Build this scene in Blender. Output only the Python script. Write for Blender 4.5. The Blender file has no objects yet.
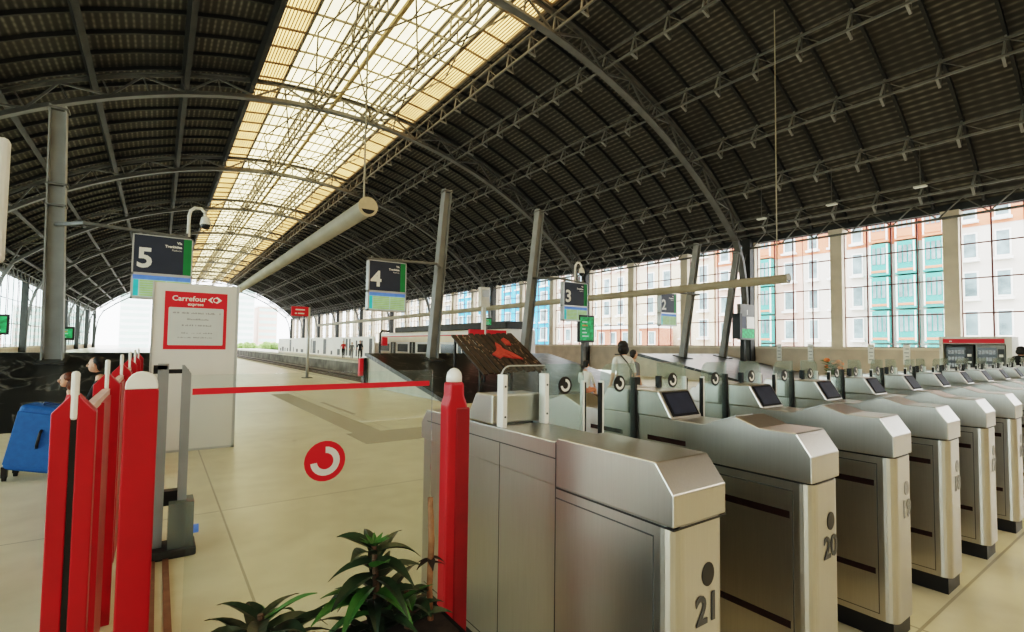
import bpy, bmesh, math, random
from mathutils import Vector, Matrix
random.seed(7)
C = bpy.context.scene.collection
PI = math.pi
def R(d): return math.radians(d)

# ------------------------------------------------------------------ materials
def nt(name):
    m = bpy.data.materials.new(name); m.use_nodes = True
    n = m.node_tree.nodes; l = m.node_tree.links
    return m, n, l, n['Principled BSDF']
def mat(name, col, rough=.6, metal=0, var=.12, scale=6, spec=.5, emit=0, bump=0, bscale=40, coat=0):
    m, n, l, b = nt(name)
    b.inputs['Roughness'].default_value = rough; b.inputs['Metallic'].default_value = metal
    b.inputs['Specular IOR Level'].default_value = spec
    b.inputs['Coat Weight'].default_value = coat
    tc = n.new('ShaderNodeTexCoord'); no = n.new('ShaderNodeTexNoise'); no.inputs['Scale'].default_value = scale
    no.inputs['Detail'].default_value = 4
    l.new(tc.outputs['Object'], no.inputs['Vector'])
    r = n.new('ShaderNodeValToRGB')
    r.color_ramp.elements[0].position = .3; r.color_ramp.elements[1].position = .7
    r.color_ramp.elements[0].color = tuple(c*(1-var) for c in col)+(1,)
    r.color_ramp.elements[1].color = tuple(min(1, c*(1+var)) for c in col)+(1,)
    l.new(no.outputs['Fac'], r.inputs['Fac']); l.new(r.outputs['Color'], b.inputs['Base Color'])
    if emit:
        l.new(r.outputs['Color'], b.inputs['Emission Color']); b.inputs['Emission Strength'].default_value = emit
    if bump:
        n2 = n.new('ShaderNodeTexNoise'); n2.inputs['Scale'].default_value = bscale
        l.new(tc.outputs['Object'], n2.inputs['Vector'])
        bp = n.new('ShaderNodeBump'); bp.inputs['Strength'].default_value = bump
        l.new(n2.outputs['Fac'], bp.inputs['Height']); l.new(bp.outputs['Normal'], b.inputs['Normal'])
    return m
def glass(name, tint, refl=.08, fog=.06, fogcol=(.75, .85, .85), rough=.02):
    # clear pane: transparent + a little haze + mirror reflection
    m, n, l, b = nt(name)
    out = n['Material Output']; n.remove(b)
    t = n.new('ShaderNodeBsdfTransparent'); t.inputs['Color'].default_value = (*tint, 1)
    d = n.new('ShaderNodeBsdfDiffuse'); d.inputs['Color'].default_value = (*fogcol, 1)
    g = n.new('ShaderNodeBsdfGlossy'); g.inputs['Roughness'].default_value = rough
    a = n.new('ShaderNodeMixShader'); a.inputs[0].default_value = fog
    c = n.new('ShaderNodeMixShader')
    fr = n.new('ShaderNodeFresnel'); fr.inputs['IOR'].default_value = 1.35
    ad = n.new('ShaderNodeMath'); ad.operation = 'MULTIPLY'; ad.inputs[1].default_value = refl*12
    l.new(fr.outputs[0], ad.inputs[0])
    mn = n.new('ShaderNodeMath'); mn.operation = 'MINIMUM'; mn.inputs[1].default_value = .5
    l.new(ad.outputs[0], mn.inputs[0])
    l.new(t.outputs[0], a.inputs[1]); l.new(d.outputs[0], a.inputs[2])
    l.new(mn.outputs[0], c.inputs[0]); l.new(a.outputs[0], c.inputs[1]); l.new(g.outputs[0], c.inputs[2])
    l.new(c.outputs[0], out.inputs['Surface'])
    return m
def skyglass(name, tcol, dcol, mix):
    m, n, l, b = nt(name)
    out = n['Material Output']; n.remove(b)
    t = n.new('ShaderNodeBsdfTransparent'); t.inputs['Color'].default_value = (*tcol, 1)
    d = n.new('ShaderNodeBsdfTranslucent')
    tc = n.new('ShaderNodeTexCoord'); no = n.new('ShaderNodeTexNoise'); no.inputs['Scale'].default_value = .35
    l.new(tc.outputs['Object'], no.inputs['Vector'])
    r = n.new('ShaderNodeValToRGB')
    r.color_ramp.elements[0].color = tuple(c*.72 for c in dcol)+(1,); r.color_ramp.elements[1].color = (*dcol, 1)
    r.color_ramp.elements[0].position = .35; r.color_ramp.elements[1].position = .6
    l.new(no.outputs['Fac'], r.inputs['Fac']); l.new(r.outputs['Color'], d.inputs['Color'])
    a = n.new('ShaderNodeMixShader'); a.inputs[0].default_value = mix
    l.new(t.outputs[0], a.inputs[1]); l.new(d.outputs[0], a.inputs[2]); l.new(a.outputs[0], out.inputs['Surface'])
    return m

def steel_mat():
    m, n, l, b = nt('brushed_steel')
    b.inputs['Metallic'].default_value = 1; b.inputs['Roughness'].default_value = .3
    tc = n.new('ShaderNodeTexCoord'); mp = n.new('ShaderNodeMapping'); mp.inputs['Scale'].default_value = (220, 220, 5)
    l.new(tc.outputs['Object'], mp.inputs['Vector'])
    no = n.new('ShaderNodeTexNoise'); no.inputs['Scale'].default_value = 1; no.inputs['Detail'].default_value = 5
    l.new(mp.outputs[0], no.inputs['Vector'])
    r = n.new('ShaderNodeValToRGB')
    r.color_ramp.elements[0].color = (.50, .475, .44, 1); r.color_ramp.elements[1].color = (.60, .575, .535, 1)
    l.new(no.outputs['Fac'], r.inputs['Fac']); l.new(r.outputs['Color'], b.inputs['Base Color'])
    mr = n.new('ShaderNodeMapRange'); mr.inputs[3].default_value = .26; mr.inputs[4].default_value = .38
    n2 = n.new('ShaderNodeTexNoise'); n2.inputs['Scale'].default_value = 3.5; n2.inputs['Detail'].default_value = 6
    l.new(tc.outputs['Object'], n2.inputs['Vector']); l.new(n2.outputs['Fac'], mr.inputs[0]); l.new(mr.outputs[0], b.inputs['Roughness'])
    bp = n.new('ShaderNodeBump'); bp.inputs['Strength'].default_value = .03
    l.new(no.outputs['Fac'], bp.inputs['Height']); l.new(bp.outputs['Normal'], b.inputs['Normal'])
    return m

def floor_mat():
    m, n, l, b = nt('polished_concrete')
    tc = n.new('ShaderNodeTexCoord')
    def noise(s, d=6):
        x = n.new('ShaderNodeTexNoise'); x.inputs['Scale'].default_value = s; x.inputs['Detail'].default_value = d
        l.new(tc.outputs['Object'], x.inputs['Vector']); return x
    a = noise(.55); r = n.new('ShaderNodeValToRGB')
    r.color_ramp.elements[0].position = .3; r.color_ramp.elements[1].position = .72
    r.color_ramp.elements[0].color = (.60, .55, .385, 1); r.color_ramp.elements[1].color = (.76, .71, .54, 1)
    l.new(a.outputs['Fac'], r.inputs['Fac'])
    c = noise(3.2, 8); r2 = n.new('ShaderNodeValToRGB')
    r2.color_ramp.elements[0].position = .25; r2.color_ramp.elements[1].position = .75
    r2.color_ramp.elements[0].color = (.80, .775, .72, 1); r2.color_ramp.elements[1].color = (1, 1, 1, 1)
    l.new(c.outputs['Fac'], r2.inputs['Fac'])
    mx = n.new('ShaderNodeMixRGB'); mx.blend_type = 'MULTIPLY'; mx.inputs[0].default_value = 1
    l.new(r.outputs[0], mx.inputs[1]); l.new(r2.outputs[0], mx.inputs[2])
    # joint grid
    sp = n.new('ShaderNodeSeparateXYZ'); l.new(tc.outputs['Object'], sp.inputs[0])
    def line(sock, off, per, w):
        s = n.new('ShaderNodeMath'); s.operation = 'ADD'; s.inputs[1].default_value = -off+per*50; l.new(sock, s.inputs[0])
        q = n.new('ShaderNodeMath'); q.operation = 'MODULO'; q.inputs[1].default_value = per; l.new(s.outputs[0], q.inputs[0])
        z = n.new('ShaderNodeMath'); z.operation = 'LESS_THAN'; z.inputs[1].default_value = w; l.new(q.outputs[0], z.inputs[0])
        return z
    la = line(sp.outputs['X'], .5, 2.9, .016); lb = line(sp.outputs['Y'], 5.15, 4.2, .016)
    mxx = n.new('ShaderNodeMath'); mxx.operation = 'MAXIMUM'; l.new(la.outputs[0], mxx.inputs[0]); l.new(lb.outputs[0], mxx.inputs[1])
    m3 = n.new('ShaderNodeMath'); m3.operation = 'MULTIPLY'; m3.inputs[1].default_value = .6; l.new(mxx.outputs[0], m3.inputs[0])
    mj = n.new('ShaderNodeMixRGB'); mj.inputs[2].default_value = (.16, .13, .08, 1)
    l.new(m3.outputs[0], mj.inputs[0]); l.new(mx.outputs[0], mj.inputs[1])
    l.new(mj.outputs[0], b.inputs['Base Color'])
    rr = n.new('ShaderNodeMapRange'); rr.inputs[3].default_value = .24; rr.inputs[4].default_value = .36
    l.new(c.outputs['Fac'], rr.inputs[0]); l.new(rr.outputs[0], b.inputs['Roughness'])
    b.inputs['Specular IOR Level'].default_value = .45
    return m

def roof_mat():
    m, n, l, b = nt('corrugated_roof_sheet')
    uv = n.new('ShaderNodeUVMap'); sp = n.new('ShaderNodeSeparateXYZ'); l.new(uv.outputs[0], sp.inputs[0])
    def mth(op, a, v=None, b2=None):
        x = n.new('ShaderNodeMath'); x.operation = op
        l.new(a, x.inputs[0])
        if v is not None: x.inputs[1].default_value = v
        if b2 is not None: l.new(b2, x.inputs[1])
        return x.outputs[0]
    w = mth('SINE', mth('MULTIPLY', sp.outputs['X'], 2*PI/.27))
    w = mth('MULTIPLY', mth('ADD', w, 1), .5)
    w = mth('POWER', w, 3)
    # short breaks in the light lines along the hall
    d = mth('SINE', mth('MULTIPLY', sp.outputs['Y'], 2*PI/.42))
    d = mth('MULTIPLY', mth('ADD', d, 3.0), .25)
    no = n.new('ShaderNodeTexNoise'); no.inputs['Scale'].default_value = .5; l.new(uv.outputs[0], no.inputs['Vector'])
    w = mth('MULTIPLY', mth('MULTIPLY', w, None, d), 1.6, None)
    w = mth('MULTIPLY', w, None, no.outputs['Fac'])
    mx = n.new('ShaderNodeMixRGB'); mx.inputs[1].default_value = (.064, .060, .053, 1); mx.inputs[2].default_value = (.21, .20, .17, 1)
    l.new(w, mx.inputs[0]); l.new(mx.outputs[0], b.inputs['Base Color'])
    b.inputs['Roughness'].default_value = .75; b.inputs['Specular IOR Level'].default_value = .2
    return m

def marble_mat():
    m, n, l, b = nt('black_marble')
    tc = n.new('ShaderNodeTexCoord')
    mp = n.new('ShaderNodeMapping'); mp.inputs['Rotation'].default_value = (.3, .2, .7); mp.inputs['Scale'].default_value = (1, .6, 1)
    l.new(tc.outputs['Object'], mp.inputs['Vector'])
    no = n.new('ShaderNodeTexNoise'); no.inputs['Scale'].default_value = 1.1; no.inputs['Detail'].default_value = 9; no.inputs['Distortion'].default_value = 1.2
    l.new(mp.outputs[0], no.inputs['Vector'])
    r = n.new('ShaderNodeValToRGB'); e = r.color_ramp.elements
    e[0].position = .488; e[0].color = (.02, .021, .021, 1); e[1].position = .53; e[1].color = (.012, .013, .013, 1)
    x = e.new(.508); x.color = (.16, .16, .15, 1)
    l.new(no.outputs['Fac'], r.inputs['Fac']); l.new(r.outputs[0], b.inputs['Base Color'])
    b.inputs['Roughness'].default_value = .28; b.inputs['Specular IOR Level'].default_value = .5
    return m

M = {}
M['steel'] = steel_mat()
M['floor'] = floor_mat()
M['roof'] = roof_mat()
M['marble'] = marble_mat()
M['iron'] = mat('painted_grey_iron', (.15, .152, .146), .5, 0, .15, 2)
M['irondark'] = mat('dark_painted_iron', (.035, .036, .034), .55, 0, .2, 2)
M['ironlight'] = mat('light_grey_iron', (.28, .285, .275), .5, 0, .12, 2)
M['purlin'] = mat('weathered_grey_iron', (.16, .158, .145), .6, 0, .2, 3)
M['bracket'] = mat('pale_grey_bracket', (.30, .30, .28), .6, 0, .1, 3)
M['skylattice'] = mat('sooty_cream_iron', (.22, .19, .14), .6, 0, .25, 2)
M['yellowbeam'] = mat('yellowed_cream_iron', (.50, .39, .20), .6, 0, .15, 2)
M['stone'] = mat('beige_stone_wall', (.56, .47, .37), .8, 0, .12, 1.5, bump=.1)
M['stonelight'] = mat('pale_beige_pier', (.74, .65, .53), .75, 0, .08, 1.5)
M['concrete'] = mat('grey_beige_concrete', (.47, .45, .37), .7, 0, .12, 2)
M['platside'] = mat('stained_platform_side', (.20, .185, .155), .85, 0, .45, .8)
M['ballast'] = mat('dark_track_ballast', (.07, .06, .05), .9, 0, .35, 9, bump=.6, bscale=25)
M['rail'] = mat('rusty_rail_steel', (.20, .15, .11), .4, .7, .2, 4)
M['red'] = mat('red_paint', (.42, .006, .014), .36, 0, .1, 8)
M['redflat'] = mat('red_print', (.72, .02, .035), .5, 0, .03, 5)
M['pinkhighlight'] = mat('pink_rail_highlight', (.72, .52, .48), .4)
M['shadedred'] = mat('shaded_red_paint', (.24, .004, .009), .4, 0, .15, 8)
M['white'] = mat('white_plastic', (.80, .79, .74), .4, 0, .04, 8)
M['whitematte'] = mat('white_painted_panel', (.72, .71, .67), .55, 0, .04, 2)
M['paper'] = mat('pale_grey_paper', (.62, .65, .64), .6, 0, .03, 5)
M['greyink'] = mat('grey_print', (.32, .33, .33), .6, 0, .05, 5)
M['black'] = mat('black_plastic', (.012, .012, .013), .4, 0, .1, 8)
M['rubber'] = mat('black_rubber', (.02, .02, .02), .7, 0, .1, 8)
M['ink'] = mat('dark_grey_print', (.06, .06, .06), .5, 0, .1, 20)
M['wornink'] = mat('worn_grey_print', (.28, .27, .25), .45, .3, .25, 60)
M['slot'] = mat('dark_sensor_strip', (.03, .012, .01), .25, 0, .1, 10)
M['screen'] = mat('blue_grey_screen', (.030, .034, .052), .5, 0, .15, 12, spec=.12, emit=.05)
M['bezel'] = mat('black_screen_bezel', (.015, .015, .016), .6, spec=.12)
M['navy'] = mat('dark_slate_sign', (.032, .040, .066), .5, 0, .08, 3)
M['green'] = mat('green_sign_strip', (.012, .22, .06), .5, 0, .08, 3)
M['alu'] = mat('aluminium_frame', (.50, .51, .50), .4, .5, .06, 4)
M['lcdblue'] = mat('lit_blue_display', (.10, .22, .62), .5, 0, .15, 6, emit=.22)
M['lcdgreen'] = mat('lit_pale_green_display', (.30, .46, .20), .5, 0, .12, 6, emit=.22)
M['lcdteal'] = mat('lit_teal_display', (.04, .42, .44), .5, 0, .12, 6, emit=.3)
M['lcdpale'] = mat('lit_pale_display', (.32, .46, .42), .5, 0, .1, 6, emit=.3)
M['lcdvivid'] = mat('lit_green_display', (.02, .26, .08), .5, 0, .6, 7, emit=.35)
M['duct'] = mat('cream_painted_duct', (.40, .37, .29), .5, 0, .1, 1)
M['ductend'] = mat('tan_duct_end', (.55, .45, .30), .55, 0, .1, 6)
M['glass'] = glass('clear_gate_glass', (.96, .985, .98), .05, .02)
M['paddle'] = glass('greenish_paddle_glass', (.90, .965, .95), .06, .06, (.55, .75, .75))
M['smoky'] = glass('smoky_grey_plastic', (.50, .54, .52), .05, .45, (.30, .33, .31))
M['pane'] = glass('window_pane_glass', (.92, .94, .94), .05, .04, (.9, .92, .9))
M['panegreen'] = glass('greenish_window_pane', (.78, .90, .86), .05, .10, (.8, .9, .86))
M['skyclear'] = skyglass('milky_roof_glass', (.27, .228, .13), (.84, .71, .43), .62)
M['skyorange'] = skyglass('amber_roof_glass', (.11, .058, .018), (.60, .37, .15), .75)
M['mullion'] = mat('dark_red_window_iron', (.17, .065, .058), .5, 0, .2, 4)
M['wood'] = mat('dark_brown_plank', (.040, .026, .019), .6, 0, .45, 7)
M['woodend'] = mat('light_brown_mark', (.26, .18, .13), .7, 0, .4, 12)
M['heart'] = mat('red_cut_shape', (.45, .06, .045), .6, 0, .2, 10)
M['skin'] = mat('skin', (.62, .36, .25), .55, 0, .06, 10)
M['hairblack'] = mat('black_hair', (.010, .009, .009), .5, 0, .2, 30)
M['hairbrown'] = mat('reddish_brown_hair', (.12, .040, .018), .5, 0, .3, 30)
M['shirtwhite'] = mat('pale_grey_cotton', (.62, .63, .60), .85, 0, .08, 12)
M['clothblack'] = mat('black_cotton', (.015, .015, .017), .85, 0, .2, 12)
M['clothred'] = mat('red_cotton', (.55, .03, .03), .85, 0, .1, 12)
M['denim'] = mat('pale_denim', (.28, .36, .48), .85, 0, .12, 15)
M['clothgrey'] = mat('grey_cotton', (.16, .16, .17), .85, 0, .12, 15)
M['pink'] = mat('salmon_cotton', (.70, .28, .17), .85, 0, .1, 15)
M['shoe'] = mat('dark_shoe', (.05, .05, .06), .6)
M['eye'] = mat('dark_eye', (.02, .015, .01), .3)
M['lip'] = mat('lip', (.45, .16, .13), .5)
M['blue'] = mat('blue_suitcase_fabric', (.008, .10, .33), .6, 0, .12, 20)
M['bluedark'] = mat('dark_blue_trim', (.01, .04, .12), .5)
M['leaf'] = mat('dark_green_leaf', (.022, .040, .018), .42, 0, .5, 9)
M['leaflight'] = mat('fresh_green_leaf', (.05, .14, .03), .45, 0, .4, 9)
M['stalk'] = mat('brown_woody_stalk', (.26, .13, .065), .8, 0, .4, 30)
M['stemdark'] = mat('dark_brown_stem', (.10, .06, .035), .8, 0, .4, 30)
M['soil'] = mat('dark_potting_soil', (.03, .02, .014), .95, 0, .4, 30, bump=.5)
M['planter'] = mat('black_planter', (.010, .010, .010), .9, spec=.1)
M['copper'] = mat('brown_floor_rail', (.26, .14, .09), .45, .4, .2, 9)
M['tactile'] = mat('grey_brown_tactile_paving', (.34, .30, .22), .7, 0, .15, 30, bump=.3, bscale=60)
M['whiteline'] = mat('worn_white_floor_line', (.66, .63, .54), .6, 0, .1, 10)
M['trainwhite'] = mat('white_train_paint', (.74, .72, .68), .35, 0, .04, 1)
M['cream'] = mat('cream_train_band', (.78, .66, .48), .4, 0, .05, 1)
M['darkglass'] = mat('dark_train_window', (.02, .025, .03), .12, 0, .2, 2)
M['carton'] = mat('vending_goods', (.30, .33, .36), .5, 0, .8, 14, emit=.1)
M['orange'] = mat('orange_petal', (.80, .25, .10), .6, 0, .3, 20)
M['asphalt'] = mat('pale_street_paving', (.50, .49, .47), .8, 0, .1, .5)
M['bushes'] = mat('pale_hedge_leaf', (.22, .34, .12), .7, 0, .4, 2)  # pale green leaf tone, varied by noise
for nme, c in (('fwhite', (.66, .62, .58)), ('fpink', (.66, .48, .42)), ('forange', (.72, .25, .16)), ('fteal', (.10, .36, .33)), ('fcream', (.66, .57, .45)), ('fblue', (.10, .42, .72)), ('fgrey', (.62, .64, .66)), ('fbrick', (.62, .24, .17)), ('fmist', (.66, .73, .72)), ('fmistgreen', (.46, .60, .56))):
    M[nme] = mat('facade_'+nme[1:], c, .8, 0, .06, .4)
M['fwin'] = mat('facade_window_glass', (.22, .29, .31), .2, 0, .4, .8)
M['fwhiteframe'] = mat('white_window_trim', (.85, .85, .83), .6)

# ------------------------------------------------------------------ mesh builder
ORIG = {}
class MB:
    def __init__(s): s.v = []; s.f = []; s.mi = []; s.m = []; s.uv = {}
    def slot(s, m):
        if m not in s.m: s.m.append(m)
        return s.m.index(m)
    def add(s, vs, fs, m=None):
        b = len(s.v); s.v += [tuple(x) for x in vs]; k = s.slot(m) if m else 0
        for f in fs: s.f.append(tuple(i+b for i in f)); s.mi.append(k)
        return s
    def box(s, x0, x1, y0, y1, z0, z1, m=None, mtx=None):
        vs = [Vector((x, y, z)) for x in (x0, x1) for y in (y0, y1) for z in (z0, z1)]
        if mtx: vs = [mtx @ v for v in vs]
        return s.add(vs, [(0, 1, 3, 2), (4, 6, 7, 5), (0, 4, 5, 1), (2, 3, 7, 6), (0, 2, 6, 4), (1, 5, 7, 3)], m)
    def bar(s, a, b, w, h=None, m=None, up=(0, 0, 1)):
        a, b = Vector(a), Vector(b); h = h or w; d = (b-a)
        if d.length < 1e-6: return s
        d.normalize(); u = Vector(up)
        if abs(d.dot(u)) > .95: u = Vector((1, 0, 0)) if abs(d.x) < .9 else Vector((0, 1, 0))
        r = d.cross(u).normalized(); u = r.cross(d).normalized()
        vs = []
        for p in (a, b):
            for i, j in ((-1, -1), (1, -1), (1, 1), (-1, 1)): vs.append(p+r*(i*w/2)+u*(j*h/2))
        return s.add(vs, [(3, 2, 1, 0), (4, 5, 6, 7), (0, 1, 5, 4), (1, 2, 6, 5), (2, 3, 7, 6), (3, 0, 4, 7)], m)
    def tube(s, pts, r, n=8, m=None, caps=True):
        pts = [Vector(p) for p in pts]; rs = r if isinstance(r, (list, tuple)) else [r]*len(pts)
        vs = []; fs = []
        d0 = (pts[1]-pts[0]).normalized(); u = Vector((0, 0, 1)) if abs(d0.z) < .9 else Vector((1, 0, 0))
        for i, p in enumerate(pts):
            d = (pts[min(i+1, len(pts)-1)]-pts[max(i-1, 0)]).normalized()
            rr = d.cross(u).normalized(); u = rr.cross(d).normalized()
            for k in range(n):
                a = 2*PI*k/n; vs.append(p+(rr*math.cos(a)+u*math.sin(a))*rs[i])
        for i in range(len(pts)-1):
            for k in range(n):
                k2 = (k+1) % n; fs.append((i*n+k, i*n+k2, (i+1)*n+k2, (i+1)*n+k))
        if caps:
            fs.append(tuple(range(n-1, -1, -1))); fs.append(tuple((len(pts)-1)*n+k for k in range(n)))
        return s.add(vs, fs, m)
    def prism(s, poly, axis, a, b, m=None):
        # poly: 2D points; axis 'x': (y,z) extruded along x; 'y': (x,z); 'z': (x,y)
        n = len(poly); vs = []
        for t in (a, b):
            for p, q in poly: vs.append({'x': (t, p, q), 'y': (p, t, q), 'z': (p, q, t)}[axis])
        fs = [tuple(range(n)), tuple(range(2*n-1, n-1, -1))]
        for i in range(n): j = (i+1) % n; fs.append((i, i+n, j+n, j))
        return s.add(vs, fs, m)
    def lathe(s, prof, c, n=16, m=None):
        vs = []; fs = []
        for r, z in prof:
            for k in range(n): a = 2*PI*k/n; vs.append((c[0]+r*math.cos(a), c[1]+r*math.sin(a), c[2]+z))
        for i in range(len(prof)-1):
            for k in range(n): k2 = (k+1) % n; fs.append((i*n+k, i*n+k2, (i+1)*n+k2, (i+1)*n+k))
        fs.append(tuple(range(n-1, -1, -1))); fs.append(tuple((len(prof)-1)*n+k for k in range(n)))
        return s.add(vs, fs, m)
    def ell(s, c, r, m=None, nu=14, nv=9, mtx=None):
        vs = []; fs = []
        for j in range(nv+1):
            t = PI*j/nv
            for i in range(nu):
                a = 2*PI*i/nu; v = Vector((r[0]*math.sin(t)*math.cos(a), r[1]*math.sin(t)*math.sin(a), r[2]*math.cos(t)))
                if mtx: v = mtx @ v
                vs.append(Vector(c)+v)
        for j in range(nv):
            for i in range(nu):
                k = (i+1) % nu; fs.append((j*nu+i, (j+1)*nu+i, (j+1)*nu+k, j*nu+k))
        return s.add(vs, fs, m)
    def text(s, txt, size, pos, right=(1, 0, 0), up=(0, 0, 1), m=None, align='LEFT', bold=0, depth=.001):
        cu = bpy.data.curves.new('t', 'FONT'); cu.body = txt; cu.size = size; cu.align_x = align; cu.offset = bold; cu.extrude = depth; cu.resolution_u = 3
        o = bpy.data.objects.new('t', cu); C.objects.link(o)
        dg = bpy.context.evaluated_depsgraph_get(); me = bpy.data.meshes.new_from_object(o.evaluated_get(dg))
        r, u = Vector(right).normalized(), Vector(up).normalized(); nrm = r.cross(u)
        s.add([Vector(pos)+r*v.co.x+u*v.co.y+nrm*v.co.z for v in me.vertices], [tuple(p.vertices) for p in me.polygons], m)
        bpy.data.objects.remove(o); bpy.data.curves.remove(cu); bpy.data.meshes.remove(me)
        return s
    def build(s, name, m=None, parent=None, smooth=False, bevel=0, loc=None, segs=2):
        me = bpy.data.meshes.new(name); o = Vector((0, 0, 0))
        if parent is not None: o = ORIG.get(parent.name, Vector((0, 0, 0)))
        elif loc is not None: o = Vector(loc)
        me.from_pydata([Vector(v)-o for v in s.v], [], s.f)
        ms = s.m if s.m else [m]
        for x in ms: me.materials.append(M[x] if isinstance(x, str) else x)
        if s.m: me.polygons.foreach_set('material_index', s.mi)
        bm = bmesh.new(); bm.from_mesh(me); bmesh.ops.recalc_face_normals(bm, faces=bm.faces)
        bm.to_mesh(me); bm.free()
        if smooth:
            me.polygons.foreach_set('use_smooth', [True]*len(me.polygons))
        ob = bpy.data.objects.new(name, me); C.objects.link(ob)
        if parent is not None: ob.parent = parent
        elif loc is not None: ob.location = loc
        ORIG[ob.name] = o
        if bevel:
            bv = ob.modifiers.new('b', 'BEVEL'); bv.width = bevel; bv.segments = segs; bv.limit_method = 'ANGLE'; bv.angle_limit = R(28); bv.harden_normals = False
        return ob
def tag(o, label=None, cat=None, group=None, kind=None):
    if label: o['label'] = label
    if cat: o['category'] = cat
    if group: o['group'] = group
    if kind: o['kind'] = kind
    return o
def empty(name, loc, label, cat, group=None):
    o = bpy.data.objects.new(name, None); C.objects.link(o); o.location = loc; o.empty_display_size = .1
    ORIG[o.name] = Vector(loc); return tag(o, label, cat, group)
def struct(mb, name, m=None, smooth=False, parent=None):
    o = mb.build(name, m, parent, smooth)
    if parent is None: o['kind'] = 'structure'
    return o
KIDS = {}
def dup(o, parent=None, loc=None, label=None, group=None):
    c = o.copy(); C.objects.link(c); c.parent = parent
    if loc is not None: c.location = loc; 
    if label: c['label'] = label
    if group: c['group'] = group
    for ch in list(o.children): dup(ch, c)
    return c
TRIM = [0]
def trim(): TRIM[0] += 1; return 'trim_%d' % TRIM[0]

# ------------------------------------------------------------------ hall dimensions
W = 28.5; WL = -11.6; CX = 8.44; ZC = -11.94
RL, RU, RS = 26.9, 27.95, 28.3           # arch lower chord, upper chord, roof sheet radii
RIB0, RIBD = 15.75, 13.7
BAY = RIBD/3
Y0, Y1 = -7.0, 139.2
TH_S = 9.5; TH_W = math.degrees(math.asin((W-CX)/RS))
def arc(r, th): return (CX+r*math.sin(R(th)), ZC+r*math.cos(R(th)))

# floor
fl = MB()
DX0, DX1, DY = 6.4, 14.3, 17.9
EX0, EX1 = 20.6, W
def slab(x0, x1, y0, y1): fl.box(x0, x1, y0, y1, -.25, 0)
slab(WL, DX0, Y0, Y1); slab(DX0, DX1, Y0, DY); slab(DX1, EX0, Y0, Y1); slab(EX0, EX1, Y0, DY)
struct(fl, 'floor', 'floor')
bed = MB().box(DX0, DX1, DY, 160, -1.25, -1.1).box(EX0, EX1, DY, 160, -1.25, -1.1)
struct(bed, 'floor_track_bed', 'ballast')
wl = MB()
for x in (DX0, DX1, EX0): wl.box(x-.06, x+.06, DY, Y1, -1.1, -.2)
wl.box(DX0, DX1, DY-.1, DY, -1.1, -.2).box(EX0, EX1, DY-.1, DY, -1.1, -.2)
struct(wl, 'floor_platform_sides', 'platside')
# coping strips at the platform edges
for x in (DX0, DX1, EX0):
    struct(MB().box(x-.35, x+.06, DY, Y1, -.02, .012) if x == DX0 or x == EX0 else MB().box(x-.06, x+.35, DY, Y1, -.02, .012), trim(), 'concrete')
struct(MB().box(2.72, 3.2, 8.4, 15.9, 0, .004), trim(), 'tactile')
struct(MB().box(2.6, 4.3, 7.4, 8.4, 0, .004), trim(), 'tactile')
struct(MB().box(3.25, 5.6, 9.5, 9.68, 0, .004), trim(), 'whiteline')
struct(MB().box(3.4, 3.5, 10.6, 13.2, 0, .003), trim(), 'tactile')

# ceiling: two curved fields of roof sheet either side of the skylight
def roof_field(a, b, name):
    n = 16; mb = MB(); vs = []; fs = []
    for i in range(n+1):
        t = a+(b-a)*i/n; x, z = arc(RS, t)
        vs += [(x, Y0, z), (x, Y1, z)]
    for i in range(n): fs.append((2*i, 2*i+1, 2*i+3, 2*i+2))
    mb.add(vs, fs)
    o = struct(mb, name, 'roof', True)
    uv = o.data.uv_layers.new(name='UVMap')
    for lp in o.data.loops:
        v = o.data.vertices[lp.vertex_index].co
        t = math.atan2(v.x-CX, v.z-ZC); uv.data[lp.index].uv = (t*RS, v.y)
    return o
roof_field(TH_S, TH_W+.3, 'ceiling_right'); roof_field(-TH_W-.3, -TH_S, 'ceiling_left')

# skylight glazing: amber strips at the edges, milky panes between
def sky_field(a, b, name, m, n=4):
    mb = MB(); vs = []; fs = []
    for i in range(n+1):
        x, z = arc(RS, a+(b-a)*i/n); vs += [(x, Y0, z), (x, Y1, z)]
    for i in range(n): fs.append((2*i, 2*i+1, 2*i+3, 2*i+2))
    mb.add(vs, fs); return struct(mb, name, m)
sky_field(-TH_S, -6.6, 'window_1', 'skyorange'); sky_field(-6.6, 6.6, 'window_2', 'skyclear', 8); sky_field(6.6, TH_S, 'window_3', 'skyorange')
# glazing bars
gb = MB()
for t in (-9.5, -6.6, 6.6, 9.5):
    x, z = arc(RS-.06, t); gb.bar((x, Y0, z), (x, Y1, z), .12, .14)
struct(gb, trim(), 'skylattice')
gb = MB()
for k in range(-20, 21):
    t = k*.325
    if abs(t) > 6.5: continue
    x, z = arc(RS-.03, t)
    if k % 3 == 0: gb.bar((x, Y0, z), (x, Y1, z), .05, .05)
for t in [6.6+.29*i for i in range(1, 10)]:
    for s in (-1, 1):
        x, z = arc(RS-.03, s*t); gb.bar((x, Y0, z), (x, Y1, z), .035, .04)
struct(gb, trim(), 'skylattice')
x, z = arc(RS-.75, -1.0)
struct(MB().bar((x, Y0, z), (x, Y1, z), .16, .16), trim(), 'yellowbeam')
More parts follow.
